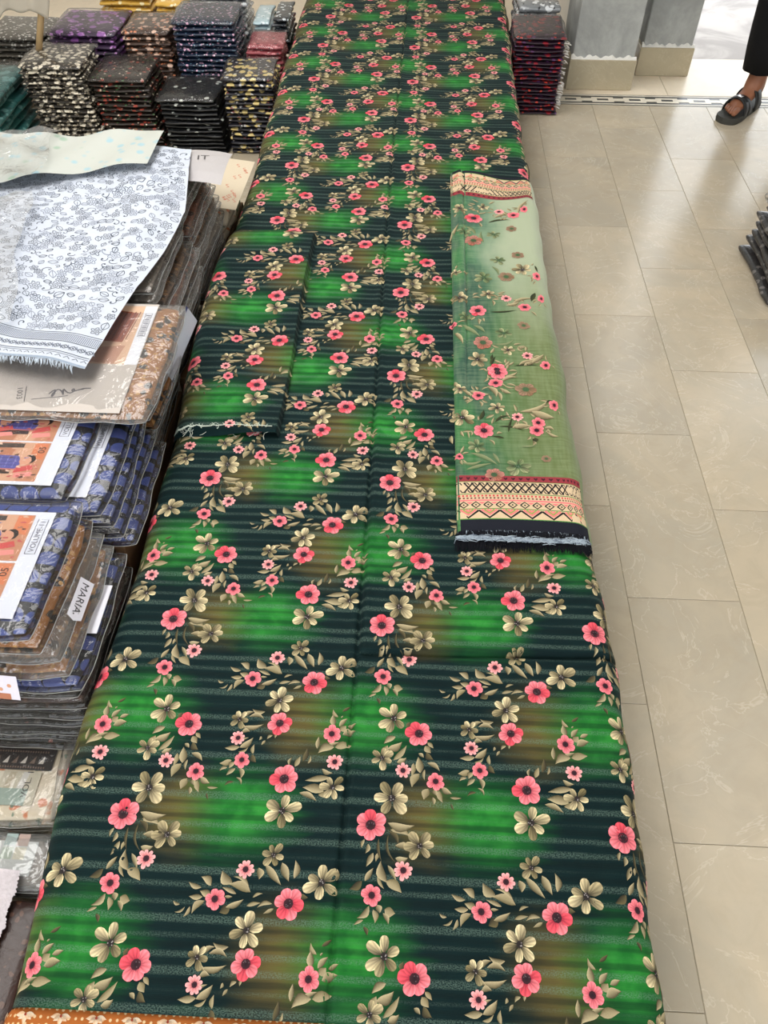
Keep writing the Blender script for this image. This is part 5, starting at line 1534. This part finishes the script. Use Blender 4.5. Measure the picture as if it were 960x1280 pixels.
# clothing as rings around the limbs
def loft(name, secs, mat, parent, n=20, closed=False):
    """secs: list of (centre, rx, ry, wobble)"""
    V, F = [], []
    for i, (c, rx, ry, wb) in enumerate(secs):
        for k in range(n):
            a = 2 * math.pi * k / n
            q = 1 + wb * math.sin(5 * a + i * 1.1) + wb * .6 * math.sin(9 * a - i * .7)
            V.append((c[0] + rx * q * math.cos(a), c[1] + ry * q * math.sin(a), c[2]))
        if i:
            for k in range(n):
                F.append(((i - 1) * n + k, (i - 1) * n + (k + 1) % n, i * n + (k + 1) % n, i * n + k))
    o = mesh_obj(name, V, F, mat, parent)
    m = o.modifiers.new('thick', 'SOLIDIFY'); m.thickness = .003
    return o
for sd, l0, sg, df in (('r', 0.0, -1, 0.0), ('l', L2, 1, -.30)):
    K = J['knee' + sd][0]; A = J['ankle' + sd][0]; Hh = J['hip' + sd][0]
    secs = []
    for f in np.linspace(0, 1, 9):
        z = .165 + f * (.86 - .165)
        if z < .49:
            g = (z - .10) / .39; c = A.lerp(K, g)
        else:
            g = (z - .49) / .39; c = K.lerp(Hh, g)
        r = .072 + .035 * f
        secs.append(((c.x, c.y, z), r * 1.05, r, .05 * (1 - .6 * f)))
    loft('trouser_leg', secs, M['trouser'], person)
    # sandal: sole, three straps, buckle
    def outline(f):                      # half widths along the foot, heel to toe
        return np.interp(f, [0, .03, .08, .25, .5, .72, .86, .92, .96, .985, 1], [.004, .018, .030, .034, .037, .048, .049, .044, .034, .022, .004])
    so = empty('sandal'); so.parent = person; so.location = (df, l0, 0)
    so['label'] = 'black strap sandal'
    V, F = [], []
    fs = np.concatenate([np.linspace(0, .1, 6), np.linspace(.15, .85, 15), np.linspace(.88, 1, 11)])
    for f in fs:
        x = -.075 + .305 * f; h = outline(f); off = -sg * .006 * math.sin(math.pi * f)
        V += [(x, off - h * 1.0, .0), (x, off - h * 1.06, .012), (x, off - h * 1.02, .026), (x, off + h * 1.02, .026), (x, off + h * 1.06, .012), (x, off + h, .0)]
    for i in range(len(fs) - 1):
        for k in range(6):
            F.append((i * 6 + k, i * 6 + (k + 1) % 6, (i + 1) * 6 + (k + 1) % 6, (i + 1) * 6 + k))
    F.append(tuple(reversed(range(6)))); F.append(tuple(range(len(V) - 6, len(V))))
    mesh_obj('sole', V, [q[::-1] for q in F], M['sole'], so, smooth=False)
    def strap(nm, x_in, x_out, wid, top, mat=M['sandal']):
        V, F = [], []
        n = 14
        for i in range(n + 1):
            a = math.pi * i / n
            f = i / n
            xc = x_in + (x_out - x_in) * f
            yy = .050 * math.cos(a) * (-sg)
            zz = .020 + top * math.sin(a) ** .75
            V += [(xc - wid / 2, yy * -1 * -1, zz), (xc + wid / 2, yy, zz - .004)]
            if i:
                b = 2 * (i - 1)
                F.append((b, b + 1, b + 3, b + 2))
        o = mesh_obj(nm, V, F, mat, so)
        o.modifiers.new('thick', 'SOLIDIFY').thickness = .004
        return o
    strap('strap', .135, .095, .034, .060)
    strap('strap', .095, .135, .030, .063)
    strap('strap', .035, .030, .046, .088)
    b = bevel_box('buckle', .104, .124, -.012, .008, .078, .0855, M['buckle'], so, .001)
# tunic and hair
c = (0.03, L2 / 2)
loft('tunic', [((c[0] - .02, c[1], .56), .20, .27, .04), ((c[0], c[1], .75), .18, .235, .03), ((c[0], c[1], .95), .155, .20, .02), ((c[0], c[1], 1.12), .145, .19, .015), ((c[0], c[1], 1.30), .15, .21, .01), ((c[0] - .005, c[1], 1.42), .125, .20, .01), ((c[0] - .01, c[1], 1.475), .085, .10, 0)], M['tunic'], person, 28)
for sd, sg in (('r', -1), ('l', 1)):
    s_, e_, w_ = (J[k + sd][0] for k in ('shoulder', 'elbow', 'wrist'))
    V, F = tube([tuple(s_ + Vector((0, -sg * .03, .02))), tuple(s_.lerp(e_, .5)), tuple(e_), tuple(e_.lerp(w_, .5)), tuple(e_.lerp(w_, .92))], [.085, .072, .062, .055, .048], 14, False)
    mesh_obj('sleeve', V, F, M['tunic'], person)
V, F = [], []
for i in range(9):
    th = math.pi * .62 * i / 8
    for k in range(20):
        a = 2 * math.pi * k / 20
        lim = th * (0.72 if math.cos(a) > .3 else 1.0)
        V.append((.036 + .112 * math.sin(lim) * math.cos(a), L2 / 2 + .092 * math.sin(lim) * math.sin(a), 1.685 + .118 * math.cos(lim)))
    if i:
        for k in range(20):
            F.append(((i - 1) * 20 + k, i * 20 + k, i * 20 + (k + 1) % 20, (i - 1) * 20 + (k + 1) % 20))
mesh_obj('hair', V, F, M['hair'], person)
